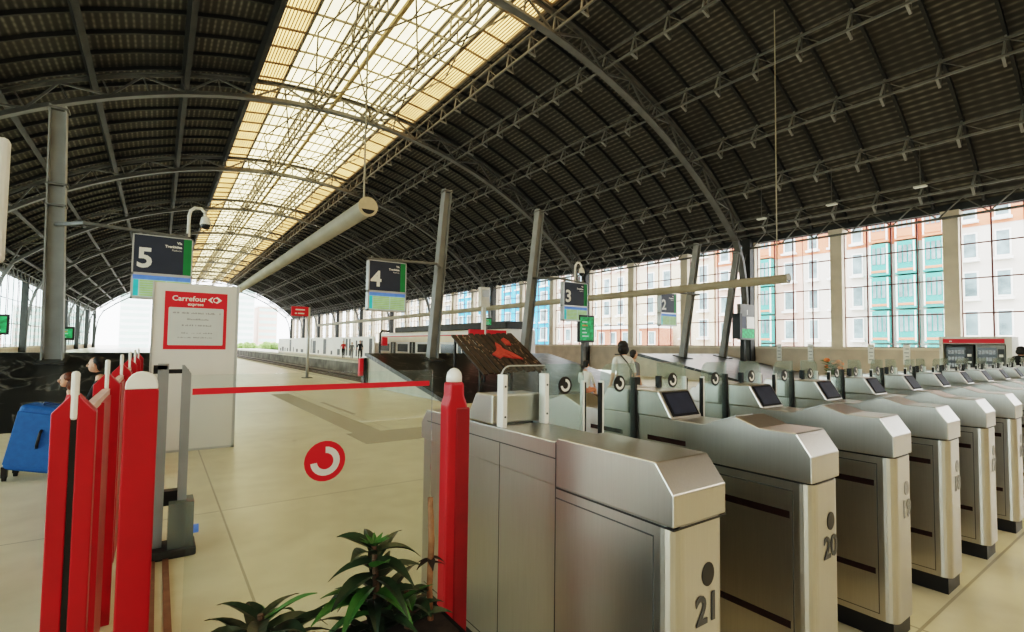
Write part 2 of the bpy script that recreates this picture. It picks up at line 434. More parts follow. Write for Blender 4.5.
# two lattice girders along the skylight
def lattice(th, r0, r1, pitch, w, zig=True, cw=.09, side=0):
    mb = MB(); x0, z0 = arc(r0, th-side); x1, z1 = arc(r1, th+side)
    mb.bar((x0, Y0, z0), (x0, Y1, z0), cw, cw); mb.bar((x1, Y0, z1), (x1, Y1, z1), cw, cw)
    y = RIB0-pitch*13; k = 0
    while y < Y1:
        mb.bar((x0, y, z0), (x1, y, z1), w)
        if zig: mb.bar((x0, y, z0), (x1, y+pitch, z1), w)
        y += pitch; k += 1
    return mb
PIT = RIBD/8
for th in (-3.4, 3.4):
    struct(lattice(th, RL+.1, RS-.25, PIT, .055), trim(), 'skylattice')
    struct(lattice(th+.75, RL+.1, RS-.25, PIT, .045), trim(), 'skylattice')
# cross bars + wind bracing under the glass
cb = MB()
y = RIB0-PIT*13
while y < Y1:
    for i in range(8):
        a, b = -TH_S+2*TH_S*i/8, -TH_S+2*TH_S*(i+1)/8
        xa, za = arc(RS-.1, a); xb, zb = arc(RS-.1, b)
        cb.bar((xa, y, za), (xb, y, zb), .06, .09)
    y += PIT
struct(cb, trim(), 'skylattice')
wb = MB()
for k in range(-2, 10):
    ya = RIB0+RIBD*k; 
    for a, b in ((-6.6, -3.4), (-3.4, 3.4), (3.4, 6.6)):
        for h in range(2):
            y0 = ya+h*RIBD/2; y1 = y0+RIBD/2
            if y0 < Y0 or y1 > Y1: continue
            xa, za = arc(RL+.45, a); xb, zb = arc(RL+.45, b)
            wb.tube([(xa, y0, za), (xb, y1, zb)], .04, 5); wb.tube([(xb, y0, zb), (xa, y1, za)], .04, 5)
struct(wb, trim(), 'skylattice')

# main arches: one mesh shared, each arch an object
def arch_mesh():
    mb = MB(); n = 44; a0, a1 = -43.2, 43.2; y = 0
    def seg(r, w, h, m, q0=a0, q1=a1):
        for i in range(n):
            t0 = q0+(q1-q0)*i/n; t1 = q0+(q1-q0)*(i+1)/n
            (xa, za), (xb, zb) = arc(r, t0), arc(r, t1)
            mb.bar((xa, y, za), (xb, y, zb), w, h, m)
    seg(RL, .36, .05, 'iron'); seg(RL+.12, .05, .22, 'iron')
    seg(RU, .30, .05, 'iron'); seg(RU-.1, .05, .18, 'iron')
    k = 26
    for i in range(k):
        t0 = a0+(a1-a0)*i/k; t1 = a0+(a1-a0)*(i+1)/k
        (xa, za), (xb, zb) = arc(RL+.15, t0), arc(RU-.12, t1)
        (xc, zc) = arc(RU-.12, t0)
        if i % 2 == 0: mb.bar((xa, y, za), (xb, y, zb), .09, .09, 'iron')
        else:
            (xa, za), (xb, zb) = arc(RU-.12, t0), arc(RL+.15, t1); mb.bar((xa, y, za), (xb, y, zb), .09, .09, 'iron')
        (xa, za) = arc(RL+.15, t0); mb.bar((xa, y, za), (xc, y, zc), .07, .07, 'iron')
    # curved legs down to the base of the wall columns
    for s in (-1, 1):
        xw = (W-CX)
        pts = [(18.42, 7.67), (18.95, 6.6), (19.25, 5.4), (19.4, 4.1), (19.5, 2.8), (19.55, 1.65), (19.55, 0)]
        P3 = [(CX+s*p, y, q) for p, q in pts]
        for i in range(len(P3)-1): mb.bar(P3[i], P3[i+1], .34, .2, 'iron', up=(s, 0, .01))
        mb.box(CX+s*19.5, CX+s*20.0, y-.24, y+.24, 0, 7.9, 'irondark')
        for z0, z1 in ((6.4, 7.4), (5.2, 6.2), (4.0, 5.0), (2.8, 3.8)):
            mb.bar((CX+s*19.2, y, z0), (CX+s*19.75, y, z1), .07, .07, 'iron')
    return mb
o = arch_mesh().build(trim()); o['kind'] = 'structure'; o.location.y = RIB0-RIBD
for k in range(0, 10):
    c = o.copy(); C.objects.link(c); c.name = trim(); c.location.y = RIB0+RIBD*k
# rafters between arches
def rafter(s):
    mb = MB(); n = 10
    for i in range(n):
        t0 = s*(TH_S+(TH_W-TH_S)*i/n); t1 = s*(TH_S+(TH_W-TH_S)*(i+1)/n)
        (xa, za), (xb, zb) = arc(RS-.09, t0), arc(RS-.09, t1); mb.bar((xa, 0, za), (xb, 0, zb), .10, .16)
    return mb
for s in (-1, 1):
    o = rafter(s).build(trim(), 'irondark'); o['kind'] = 'structure'; y = RIB0-PIT*13; o.location.y = y; k = 1
    while True:
        y += PIT; k += 1
        if y > Y1: break
        if k % 8 == 6 and False: continue
        c = o.copy(); C.objects.link(c); c.name = trim(); c.location.y = y
# purlin trusses along the hall with little brackets
def purlin(th, s, first=False):
    mb = MB(); th = s*th
    x0, z0 = arc(RL+.15, th); x1, z1 = arc(RS-.5, th-s*.2)
    mb.bar((x0, Y0, z0), (x0, Y1, z0), .085, .085, 'purlin'); mb.bar((x1, Y0, z1), (x1, Y1, z1), .085, .085, 'purlin')
    y = RIB0-PIT*13
    while y < Y1:
        xb, zb = arc(RL+.15, th+s*.9); xr, zr = arc(RS-.18, th)
        mb.bar((x0, y+PIT*.5, z0), (x1, y+PIT, z1), .035, None, 'purlin')
        mb.bar((x0, y, z0), (xb, y, zb), .08, None, 'bracket'); mb.bar((xb, y, zb), (xr, y, zr), .05, None, 'purlin'); mb.bar((x0, y, z0), (xr, y, zr), .06, None, 'bracket')
        y += PIT
    return mb
for s in (-1, 1):
    for th in (9.9, 16.2, 24, 31, 37, 42): 
        if s > 0: struct(purlin(th, s), trim()); continue
        x, z = arc(RS-.42, -th); struct(MB().bar((x, Y0, z), (x, Y1, z), .24, .5, up=(-math.sin(R(th)), 0, math.cos(R(th)))), trim(), 'irondark')
for y, lb in ((13.8, 'small white lamp under the right roof edge, leftmost of three'), (10.4, 'small white lamp under the right roof edge, middle of three'), (7.0, 'small white lamp under the right roof edge, rightmost of three')):
    x, z = arc(RL+.15, 40.6); r = empty('roof_lamp', (x, y, z), lb, 'lamp', 'roof lamps')
    MB().box(x-.12, x+.12, y-.22, y+.22, z-.2, z-.12).build('housing', 'white', r, bevel=.02)
    zt = ZC+math.sqrt(RS**2-(x-CX)**2); MB().box(x-.015, x+.015, y-.015, y+.015, z-.12, zt).build('stem', 'iron', r)
# wall girders at the eaves
for s in (-1, 1):
    mb = MB(); xa = CX+s*19.6; 
    for zz in (7.35, 8.15): mb.bar((xa, Y0, zz), (xa, Y1, zz), .1, .1)
    y = Y0+.35
    while y < Y1-1:
        mb.bar((xa, y, 7.35), (xa, y+.85, 8.15), .05); mb.bar((xa, y+.85, 8.15), (xa, y+1.7, 7.35), .05); y += 1.7
    struct(mb, trim(), 'purlin')

# walls, piers and windows
SILL, WTOP = 1.64, 7.72
for s, nm, x0, x1 in ((1, 'right', W, W+.5), (-1, 'left', WL-.5, WL)):
    sl = SILL if s == 1 else .75
    struct(MB().box(x0, x1, Y0, Y1, -.3, sl), 'wall_'+nm, 'stone')
    struct(MB().box(x0-.05, x1+.05, Y0, Y1, sl-.12, sl), trim(), 'stonelight')
    struct(MB().box(x0, x1, Y0, Y1, WTOP, 8.6), 'wall_%s_header' % nm, 'irondark')
bw = MB(); pts = [(WL, 0), (W, 0)]
for i in range(25):
    t = TH_W-2*TH_W*i/24; pts.append(arc(RS, t))
bw.prism(pts, 'y', Y0-.4, Y0)
struct(bw, 'wall_back', 'stone')
piers = []
p0 = None; k = -5
PY = []
while RIB0+BAY*k < Y1:
    PY.append(RIB0+BAY*k); k += 1
for y in PY:
    if y < Y0+.5: continue
    if p0 is None:
        p0 = MB().box(W-.12, W+.5, -.27, .27, SILL, WTOP).box(W-.17, W+.5, -.33, .33, WTOP-.25, WTOP).build(trim(), 'stonelight'); p0['kind'] = 'structure'; p0.location.y = y
    else:
        c = p0.copy(); C.objects.link(c); c.name = trim(); c.location.y = y
wn = 3
def win_frame(x, rows=4, cols=4, t=.055, SILL=SILL):
    mb = MB(); a, b = .27, BAY-.27
    for i in range(cols+1):
        yy = a+(b-a)*i/cols; mb.box(x-t/2, x+t/2, yy-t/2, yy+t/2, SILL, WTOP)
    for j in range(rows+1):
        zz = SILL+(WTOP-SILL)*j/rows; mb.box(x-t/2, x+t/2, a, b, zz-t/2, zz+t/2)
    return mb
for side, x, pm, mm in ((1, W+.22, 'pane', 'mullion'), (-1, WL-.2, 'panegreen', 'irondark')):
    f0 = None
    for y in PY[:-1]:
        if side == -1 and y < 50 : 
            pass
        wn += 1
        if f0 is None:
            SL = SILL if side == 1 else .75
            f0 = (win_frame(x) if side == 1 else win_frame(x, 3, 2, .06, .75)).build('window_%d' % wn, mm); f0['kind'] = 'structure'; f0.location.y = y
            g0 = MB().add([(x, .27, SL), (x, BAY-.27, SL), (x, BAY-.27, WTOP), (x, .27, WTOP)], [(0, 1, 2, 3)]).build('window_pane', pm, f0)
        else:
            c = dup(f0); c.name = 'window_%d' % wn; c.location.y = y
    
# ------------------------------------------------------------------ outside
struct(MB().box(-320, 400, -200, 420, -1.6, -1.3), 'floor_street', 'asphalt')
def facade(name, label, x, y0, y1, z0, z1, wall, floors, cols, trimm=None, topm=None, winm='fwin', axis='x', depth=10, group=None, bays=()):
    r = empty(name, (x, (y0+y1)/2, z0), label, 'building', group)
    w = MB().box(x, x+depth, y0, y1, z0, z1, wall)
    h = (z1-z0)/floors
    if topm: w.box(x-.05, x, y0, y1, z1-h, z1, topm)
    w.build('facade_wall', None, r)
    MB().box(x-.4, x+depth, y0+.05, y1-.05, z1, z1+.5).build('roof_cornice', 'fwhiteframe', r)
    cw = (y1-y0)/cols
    for j in range(floors):
        za = z0+h*j
        if za+h < 1: continue
        for i in range(cols):
            ya = y0+cw*i
            if i in bays:
                bm_ = MB().box(x-1.0, x, ya+.12*cw, ya+.88*cw, za+.05*h, za+h, 'fteal' if not (topm and j == floors-1) else topm)
                bm_.box(x-1.05, x-1.0, ya+.14*cw, ya+.2*cw, za+.1*h, za+h*.98, 'fwhiteframe').box(x-1.05, x-1.0, ya+.8*cw, ya+.86*cw, za+.1*h, za+h*.98, 'fwhiteframe')
                bo = bm_.build('bay_balcony', None, r)
                p = MB()
                for q in range(3):
                    p.box(x-1.06, x-1.0, ya+cw*(.25+q*.18), ya+cw*(.25+q*.18+.13), za+.38*h, za+.88*h, 'fwin')
                p.box(x-1.08, x-1.0, ya+.2*cw, ya+.8*cw, za+.14*h, za+.2*h, 'forange')
                p.build('bay_window', None, bo)
            else:
                p = MB().box(x-.15, x+.05, ya+.26*cw, ya+.74*cw, za+.16*h, za+.84*h, 'fwhiteframe')
                p.box(x-.17, x-.15, ya+.31*cw, ya+.69*cw, za+.2*h, za+.8*h, winm)
                p.box(x-.5, x, ya+.2*cw, ya+.8*cw, za+.08*h, za+.14*h, trimm or 'fwhiteframe')
                p.build('facade_window', None, r)
    return r
facade('townhouse', 'teal and white townhouse with glazed bay balconies and orange top floor outside the right windows', 60, 13.9, 27, -1.3, 15.6, 'fwhite', 5, 6, topm='forange', bays=(0, 1, 2))
facade('townhouse', 'pale pink townhouse with orange top storey, seen through the rightmost window', 60.5, -6, 13.8, -1.3, 16.5, 'fwhite', 5, 9, topm='forange')
facade('townhouse', 'white townhouse with single teal bay, left of the bigger teal and white one', 60, 27.1, 38, -1.3, 15.6, 'fpink', 5, 4, bays=(1,), topm='forange')
facade('townhouse', 'cream apartment block outside the windows behind the sign numbered 2', 60, 38.3, 62, -1.3, 17, 'fcream', 5, 8, topm='fpink')
facade('townhouse', 'low brick red building front at street level behind the sign numbered 2', 56, 44, 56, -1.3, 4.2, 'fbrick', 2, 5, depth=3)
facade('apartment_block', 'bright blue building seen through the windows behind the leaning column right of the plank panel', 60, 72, 108, -1.3, 16, 'fblue', 5, 9)
facade('apartment_block', 'long cream apartment block outside the far right windows', 60, 110, 190, -1.3, 19, 'fcream', 6, 14)
facade('apartment_block', 'pink apartment block between the cream block and the blue building outside', 60, 62.5, 71.5, -1.3, 15, 'fpink', 5, 3)
def tower(label, x0, x1, y, z, m, floors, cols):
    r = empty('tower_block', ((x0+x1)/2, y, -1.3), label, 'building')
    MB().box(x0, x1, y, y+14, -1.3, z).build('facade_wall', m, r)
    MB().box(x0-.3, x1+.3, y-.5, y+14, z, z+.6).build('roof_slab', 'fwhiteframe', r)
    cw = (x1-x0)/cols; h = (z+1.3)/floors
    for j in range(floors):
        MB().box(x0+cw*.15, x1-cw*.15, y-.12, y, -1.3+h*(j+.3), -1.3+h*(j+.8)).build('window_band', 'fmistgreen', r)
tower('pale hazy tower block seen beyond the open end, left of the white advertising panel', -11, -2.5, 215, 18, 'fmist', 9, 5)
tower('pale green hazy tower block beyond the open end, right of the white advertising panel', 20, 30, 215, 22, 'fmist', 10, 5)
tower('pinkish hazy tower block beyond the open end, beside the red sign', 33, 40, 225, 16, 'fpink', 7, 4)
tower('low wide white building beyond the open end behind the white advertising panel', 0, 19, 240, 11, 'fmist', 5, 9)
tower('orange red building low outside the left glazing', -75, -48, 250, 8, 'fbrick', 4, 8)
tower('white building outside the left glazing behind the grey column', -45, -24, 262, 14, 'fwhite', 6, 8)
hd = MB()
for i in range(26):
    x = 14+i*1.0+random.uniform(-.3, .3); hd.ell((x, 150+random.uniform(-1, 1), random.uniform(-.5, .6)), (1.1, 1, random.uniform(1.1, 1.8)), nu=8, nv=5)
hedge = hd.build('hedge', 'bushes', loc=None); tag(hedge, 'pale green hedge at the open far end of the tracks', 'hedge')

# ------------------------------------------------------------------ rails in the track beds
k = 0
RLAB = ['track rail nearest the platform with the white advertising panel', 'second track rail from the near platform edge', 'third track rail from the near platform edge', 'track rail nearest the far platform with the white hoarding']
for i, x in enumerate((7.3, 8.75, 11.7, 13.15)):
    o = MB().box(x-.035, x+.035, DY+.6, 139, -1.0, -.96).box(x-.015, x+.015, DY+.6, 139, -1.08, -1.0).box(x-.07, x+.07, DY+.6, 139, -1.1, -1.08).build('track_rail', 'rail')
    tag(o, RLAB[i], 'rail', 'rails in the track bed')

# ------------------------------------------------------------------ black marble end wedges
def wedge(x0, x1, label):
    r = empty('marble_wedge', ((x0+x1)/2, 11.2, 0), label, 'end wall')
    yb = DY-.12; z = 1.17
    poly = [(11.2, 0), (yb, 0), (yb, z-.09), (11.2+.45, 0)]
    MB().prism([(11.35, 0), (yb-.05, 0), (yb-.05, z-.1)], 'x', x0+.06, x1-.06).build('concrete_base', 'concrete', r)
    MB().prism([(11.2, 0), (11.75, 0), (yb, z-.09), (yb, z), (yb-.35, z)], 'x', x0, x1).build('marble_top', 'marble', r)
    return r
wedge(-7.5, -.05, 'sloping black veined marble end wall at left behind the blue suitcase')
wedge(6.1, 14.4, 'sloping black marble end wall with pale concrete side under the plank panel')
wedge(20.6, 27.9, 'sloping black marble end wall reflecting the windows, behind the row of gates')
def wz(y): return 1.17*(y-11.2)/(DY-.12-.35-11.2)

# leaning steel poles on the wedges
def pole(x, label, lean=1):
    yf = 16.5; zf = wz(yf)-.02; yt = yf*.944 if lean else yf*.985; zt = 7.0
    r = empty('leaning_column', (x, yf, zf), label, 'column')
    mb = MB()
    a, b = Vector((x, yf, zf-.02)), Vector((x, yt, zt))
    d = (b-a).normalized()
    # I-section: two flanges and a web, with stiffener collars
    k = 1 if x > 0 else 1.15
    for s in (-1, 1): mb.bar(a+Vector((s*.165*k, 0, 0)), b+Vector((s*.12*k, 0, 0)), .03, .30, up=(0, 1, 0))
    mb.bar(a, b, .26*k, .05, up=(0, 1, 0))
    mb.build('shaft', 'ironlight', r)
    c = MB()
    for t in ((.985, .70, .62) if x < 0 else (.985,)):
        p = a+(b-a)*t; c.box(p.x-.17*k, p.x+.17*k, p.y-.16, p.y+.16, p.z-.025, p.z+.025)
    c.build('collar', 'iron', r)
    n = Vector((0, 1, .17)).normalized()
    MB().bar((x, yf-.45, wz(yf-.45)+.02), (x, yf+.45, wz(yf+.45)+.02), .55, .04).build('base_plate', 'irondark', r)
pole(-2.1, 'tall grey steel column at left, rising from the black marble behind the suitcase')
pole(8.15, 'leaning grey steel column right of the hanging sign numbered 4')
pole(12.35, 'leaning grey steel column just right of the tilted plank panel')
pole(22.95, 'leaning grey steel column right of the hanging sign numbered 2')
pole(26.7, 'leaning grey steel column rightmost of all, beside the dark wall column and screen')

# ------------------------------------------------------------------ hanging platform signs
KS = 1.07; YS = 14*KS
def sign(num, x0, x1, label, polex, camera=False, z0=2.46, z1=3.93, faded=False):
    sx = lambda v: v*KS; sz = lambda z: 1.5+(z-1.5)*KS
    X0, X1 = sx(x0), sx(x1); Z0, Z1 = sz(z0), sz(z1); zm = Z0+(Z1-Z0)*.385; w = X1-X0
    y = YS; r = empty('platform_sign', ((X0+X1)/2, y, Z0), label, 'sign')
    nav = 'navy'
    f = MB()
    f.box(X0, X0+.035, y-.02, y+.2, Z0, Z1).box(X1-.03, X1, y-.02, y+.2, Z0, Z1).box(X0, X1, y-.02, y+.2, zm-.03, zm+.03).box(X0, X1, y-.02, y+.2, Z0, Z0+.05).box(X0, X1, y-.02, y+.2, Z1-.025, Z1)
    f.build('frame', 'alu', r)
    MB().box(X0+.03, X1-.16*w, y-.005, y+.19, zm+.03, Z1-.02).build('number_panel', nav, r)
    MB().box(X1-.16*w, X1-.03, y-.006, y+.19, zm+.03, Z1-.02).build('green_strip', 'green', r)
    MB().text(num, .62*(Z1-zm)/.9, (X0+.07*w, y-.008, zm+.17), m='white', bold=.018).build('numeral', None, r)
    t = MB()
    xr = X1-.19*w
    t.text('Vía', .085, (xr, y-.008, Z1-.17), m='white', align='RIGHT', bold=.003)
    t.text('Trenbidea', .085, (xr, y-.008, Z1-.27), m='white', align='RIGHT', bold=.004)
    t.text('Platform', .06, (xr, y-.008, Z1-.35), m='white', align='RIGHT')
    t.build('caption', None, r)
    d = MB(); zz0, zz1 = Z0+.05, zm-.03; h = zz1-zz0
    d.box(X0+.035, X1-.03, y, y+.19, zz0, zz1, 'lcdpale')
    d.box(X0+.035, X1-.03, y-.002, y, zz1-.2*h, zz1, 'lcdblue')
    d.box(X0+.05, X0+.12*w, y-.003, y, zz0+.02, zz1-.22*h, 'lcdteal')
    for q in range(7):
        za = zz0+.02+q*(.76*h/7); d.box(X0+.14*w, X0+.56*w, y-.003, y, za, za+.76*h/7-.012, 'lcdgreen'); d.box(X0+.58*w, X1-.05, y-.003, y, za, za+.76*h/7-.012, 'lcdgreen')
    d.build('display', None, r)
    # arm from the column along the top of the sign
    pxx = polex; yp = 16.5-(16.5*.056)*((Z1+.15-.9)/6.1)
    a = MB(); e = -1 if polex > X1 else 1
    far = X0-.02 if polex > X1 else X1-.05
    a.tube([(pxx, yp, Z1+.17), (pxx-(.6*(1 if polex > X1 else -1)), y+.1, Z1+.12), (far, y+.1, Z1+.04)], [.05, .045, .035], 8)
    for xx in (X0+.12*w, X1-.12*w): a.box(xx-.03, xx+.03, y+.07, y+.13, Z1-.01, Z1+.15)
    a.build('support_arm', 'iron', r)
    return X0, X1, Z0, Z1
def dome(x, y, z, label):
    r = empty('dome_camera', (x, y, z), label, 'camera')
    MB().tube([(x, y, z), (x, y, z+.62), (x+.03, y, z+.76), (x+.12, y, z+.85), (x+.25, y, z+.85), (x+.34, y, z+.76), (x+.36, y, z+.62)], .04, 8).build('gooseneck', 'white', r, True)
    MB().lathe([(.03, .68), (.10, .62), (.12, .5), (.13, .44)], (x+.36, y, z), 14).build('housing', 'white', r, True)
    MB().ell((x+.36, y, z+.43), (.11, .11, .11)).build('dome_lens', 'black', r, True)
s5 = sign('5', -.55, .60, 'hanging platform sign numbered 5 above the white advertising panel', -2.1)
s4 = sign('4', 4.85, 6.01, 'hanging platform sign numbered 4 left of a leaning column', 8.15)
s3 = sign('3', 12.27, 13.50, 'hanging platform sign numbered 3 above the green info screen', 12.35)
s2 = sign('2', 17.90, 19.02, 'hanging platform sign numbered 2 left of a leaning column, against the windows', 22.95)
dome(.5*KS, YS+.12, s5[3]+.0, 'white gooseneck dome camera against the skylight, above the advertising panel')
dome(12.95*KS, YS+.12, s3[3]+.0, 'white gooseneck dome camera beside the windows, above the green info screen')

# info screens on posts
def screen_post(x, y, z0, z1, w, label, base=0, m='lcdvivid'):
    r = empty('info_screen', (x, y, base), label, 'screen')
    MB().box(x-.07, x+.07, y+.1, y+.24, base, z1).box(x-.2, x+.2, y, y+.3, base, base+.04).build('post', 'iron', r)
    MB().box(x-w/2, x+w/2, y-.04, y+.1, z0, z1).build('casing', 'black', r, bevel=.01)
    d = MB(); d.box(x-w/2+.06, x+w/2-.06, y-.045, y-.04, z0+.08, z1-.08, m)
    h = z1-z0
    for q in range(5):
        d.box(x-w*.3, x-w*.3+w*random.uniform(.2, .55), y-.048, y-.045, z0+h*(.2+q*.13), z0+h*(.2+q*.13)+h*.05, 'lcdpale' if q != 3 else 'orange')
    d.build('display', None, r)
screen_post(14.4, 15.0, 1.68, 2.8, .86, 'green info screen on a dark post below the sign numbered 3', wz(15))
screen_post(16.9, 26.5, 2.72, 3.25, .62, 'small green info screen on a post above the plank panel')
screen_post(-2.85, 24.5, 1.5, 2.0, .62, 'green info screen on a post right of the tall left column')
screen_post(-4.6, 24.5, 1.66, 2.38, .62, 'green info screen at the left edge of the photo, left of the tall grey column')
r = empty('info_totem', (27.1, 15.3, wz(15.3)), 'grey information board with white notice and green screen in front of the dark wall column', 'screen')
MB().box(26.35, 27.85, 15.2, 15.4, 2.0, 4.0).build('casing', 'iron', r, bevel=.01)
MB().box(26.12, 26.36, 15.1, 15.55, 2.05, 3.45).build('side_box', 'black', r)
MB().box(26.5, 27.75, 15.18, 15.2, 2.1, 2.6, 'lcdvivid').build('display', None, r)
MB().box(26.95, 27.75, 15.17, 15.2, 2.65, 3.3).build('notice', 'white', r)
MB().box(26.5, 26.9, 15.18, 15.2, 2.65, 3.3).build('dark_notice', 'navy', r)
MB().text('1', .38, (26.95, 15.19, 3.42), m='white', bold=.01).build('numeral', None, r)
MB().box(27.0, 27.2, 15.38, 15.6, wz(15.4)-.02, 3.9).build('post', 'irondark', r)

# white box on a pole at the far side of the plank panel
r = empty('speaker_pole', (14.85, 23.6, 0), 'white cabinet on a white pole above the plank panel', 'pole')
MB().box(14.75, 14.95, 23.6, 23.8, 0, 4.6).build('post', 'white', r)
MB().box(14.5, 15.1, 23.45, 23.75, 3.65, 4.75).build('cabinet', 'white', r, bevel=.02)
MB().box(14.58, 15.02, 23.43, 23.45, 4.2, 4.6).build('louvre', 'alu', r)

# red sign on a pole
r = empty('direction_sign', (5.29, 22.7, 0), 'small red sign on a thin grey pole beside the tracks', 'sign')
MB().tube([(5.29, 22.7, 0), (5.29, 22.7, 3.05)], .06, 10).build('pole', 'alu', r, True)
MB().box(5.1, 5.48, 22.52, 22.88, 0, .03).build('base_plate', 'iron', r)
MB().box(4.56, 5.25, 22.6, 22.68, 2.66, 3.06).build('sign_panel', 'redflat', r, bevel=.01)
t = MB()
for q, (a, b) in enumerate(((4.72, 5.1), (4.7, 4.78), (4.82, 5.08))): t.box(a, b, 22.59, 22.6, 2.9 if q == 0 else 2.74, (2.9 if q == 0 else 2.74)+.055, 'white')
t.build('lettering', None, r)

# hanging grey panel, partly at the left edge
r = empty('hanging_panel', (-1.3, 5, 2.05), 'pale grey hanging panel cut by the left edge of the photo', 'sign')
MB().box(-1.75, -.93, 5, 5.1, 2.05, 2.96).build('panel', 'whitematte', r, bevel=.03)
xh, zh = -1.35, ZC+math.sqrt(RS**2-(-1.35-CX)**2)
MB().tube([(-1.6, 5.05, 2.94), (-1.6, 5.05, zh-.2)], .012, 6).build('hanger_rod', 'iron', r); MB().tube([(-1.1, 5.05, 2.94), (-1.1, 5.05, zh+.1)], .012, 6).build('hanger_rod', 'iron', r)

# ------------------------------------------------------------------ ducts
def duct(x, z, y0, y1, rad, rods, label, end):
    r = empty('ventilation_duct', (x, y0, z), label, 'duct')
    MB().tube([(x, y0, z), (x, y1, z)], rad, 20).build('pipe', 'duct', r, True)
    e = MB()
    e.tube([(x, y0-.03, z), (x, y0, z)], rad*1.12, 20)
    e.build('end_cap', end, r)
    e = MB(); n = 12   # dark slot in the lower part of the end
    pts = [(x+rad*.8*math.cos(a), z-rad*.05+rad*.8*math.sin(a)) for a in [PI+.35+(PI-.7)*i/n for i in range(n+1)]]
    e.prism(pts, 'y', y0-.034, y0-.03); e.build('end_opening', 'black', r)
    for (xx, yy) in rods:
        zt = ZC+math.sqrt(RS**2-(xx-CX)**2)
        MB().tube([(xx, yy, z+rad*.8), (xx, yy, zt)], .022, 8).build('hanger_rod', 'duct', r)
    return r
duct(3.76, 4.6, 11.0, 60, .2, [(3.80, 11.4)], 'long cream ventilation duct hanging under the skylight left of the sign numbered 4', 'ductend')
duct(18.8, 4.1, 9.0, 75, .165, [(18.72, 9.35)], 'long cream ventilation duct running across the right windows at mid height', 'duct')

# ------------------------------------------------------------------ tilted plank panel with red shapes
def panel():
    A = Vector((7.18, 11.5, .72)); Bv = Vector((9.45, 11.5, .80)); T = Vector((7.15, 13.3, 1.80))
    ex = (Bv-A); ey = (T-A); n = ex.cross(ey).normalized()
    r = empty('plank_panel', (8.3, 12.4, wz(12.4)), 'tilted panel of dark brown planks with red cut shapes on the black marble', 'art panel')
    at = lambda a, b, h=0: A+ex*a+ey*b+n*h
    k = 11
    for i in range(k):
        a0, a1 = i/k+.012, (i+1)/k-.012; h = .02+random.uniform(0, .035); e0 = random.uniform(-.02, .03); e1 = 1+random.uniform(-.02, .02)
        vs = [at(a, b, z) for a in (a0, a1) for b in (e0, e1) for z in (-.02, h)]
        MB().add(vs, [(0, 1, 3, 2), (4, 6, 7, 5), (0, 4, 5, 1), (2, 3, 7, 6), (0, 2, 6, 4), (1, 5, 7, 3)]).build('plank', 'wood', r)
    mk = MB()
    for i in range(70):
        a = random.choice([random.uniform(.12, .42), random.uniform(.66, .95)]); b = random.uniform(.05, .8) if a > .5 else min(.85, max(.05, 1.05-a*2.1+random.uniform(-.25, .25)))
        s = random.uniform(.008, .016); l = random.uniform(.02, .07); hh = .06
        mk.add([at(a, b, hh), at(a+s, b+.01, hh), at(a+s, b+l, hh), at(a, b+l, hh)], [(0, 1, 2, 3)])
    mk.build('carved_marks', 'woodend', r)['kind'] = 'stuff'
    def shape(pts, h=.075):
        mb = MB(); q = len(pts)
        vs = [at(a, b, h) for a, b in pts]+[at(a, b, .03) for a, b in pts]
        mb.add(vs, [tuple(range(q)), tuple(range(2*q-1, q-1, -1))]+[(i, i+q, (i+1) % q+q, (i+1) % q) for i in range(q)])
        mb.build('red_shape', 'heart', r)
    shape([(.42, .30), (.50, .36), (.62, .28), (.56, .44), (.60, .62), (.56, .72), (.50, .55), (.44, .48), (.36, .42)])
    shape([(.70, .66), (.78, .64), (.80, .74), (.76, .84), (.70, .80)])
    shape([(.64, .30), (.76, .26), (.68, .42), (.58, .56), (.56, .46)])
    for a in (.04, .5, .96):
        p = at(a, .12, -.04); q = at(a, .9, -.04)
        MB().bar(p, q, .06, .05).build('support_beam', 'irondark', r)
        for v in (p, q): MB().bar(v, (v.x, v.y, wz(v.y)-.02), .06).build('support_leg', 'irondark', r)
panel()
# red box behind the plank panel
for xa, xb, lb in ((10.15, 10.85, 'left low red board showing just above the plank panel, left of the white pole'), (11.0, 11.95, 'right low red board showing just above the plank panel, right of the white pole')):
    r = empty('red_board', ((xa+xb)/2, 17.3, 1.1), lb, 'board')
    MB().box(xa, xb, 17.25, 17.35, 1.85, 2.14).build('panel', 'redflat', r)
    for xx in (xa+.1, xb-.16): MB().box(xx, xx+.06, 17.28, 17.34, 1.05, 1.86).build('leg', 'irondark', r)

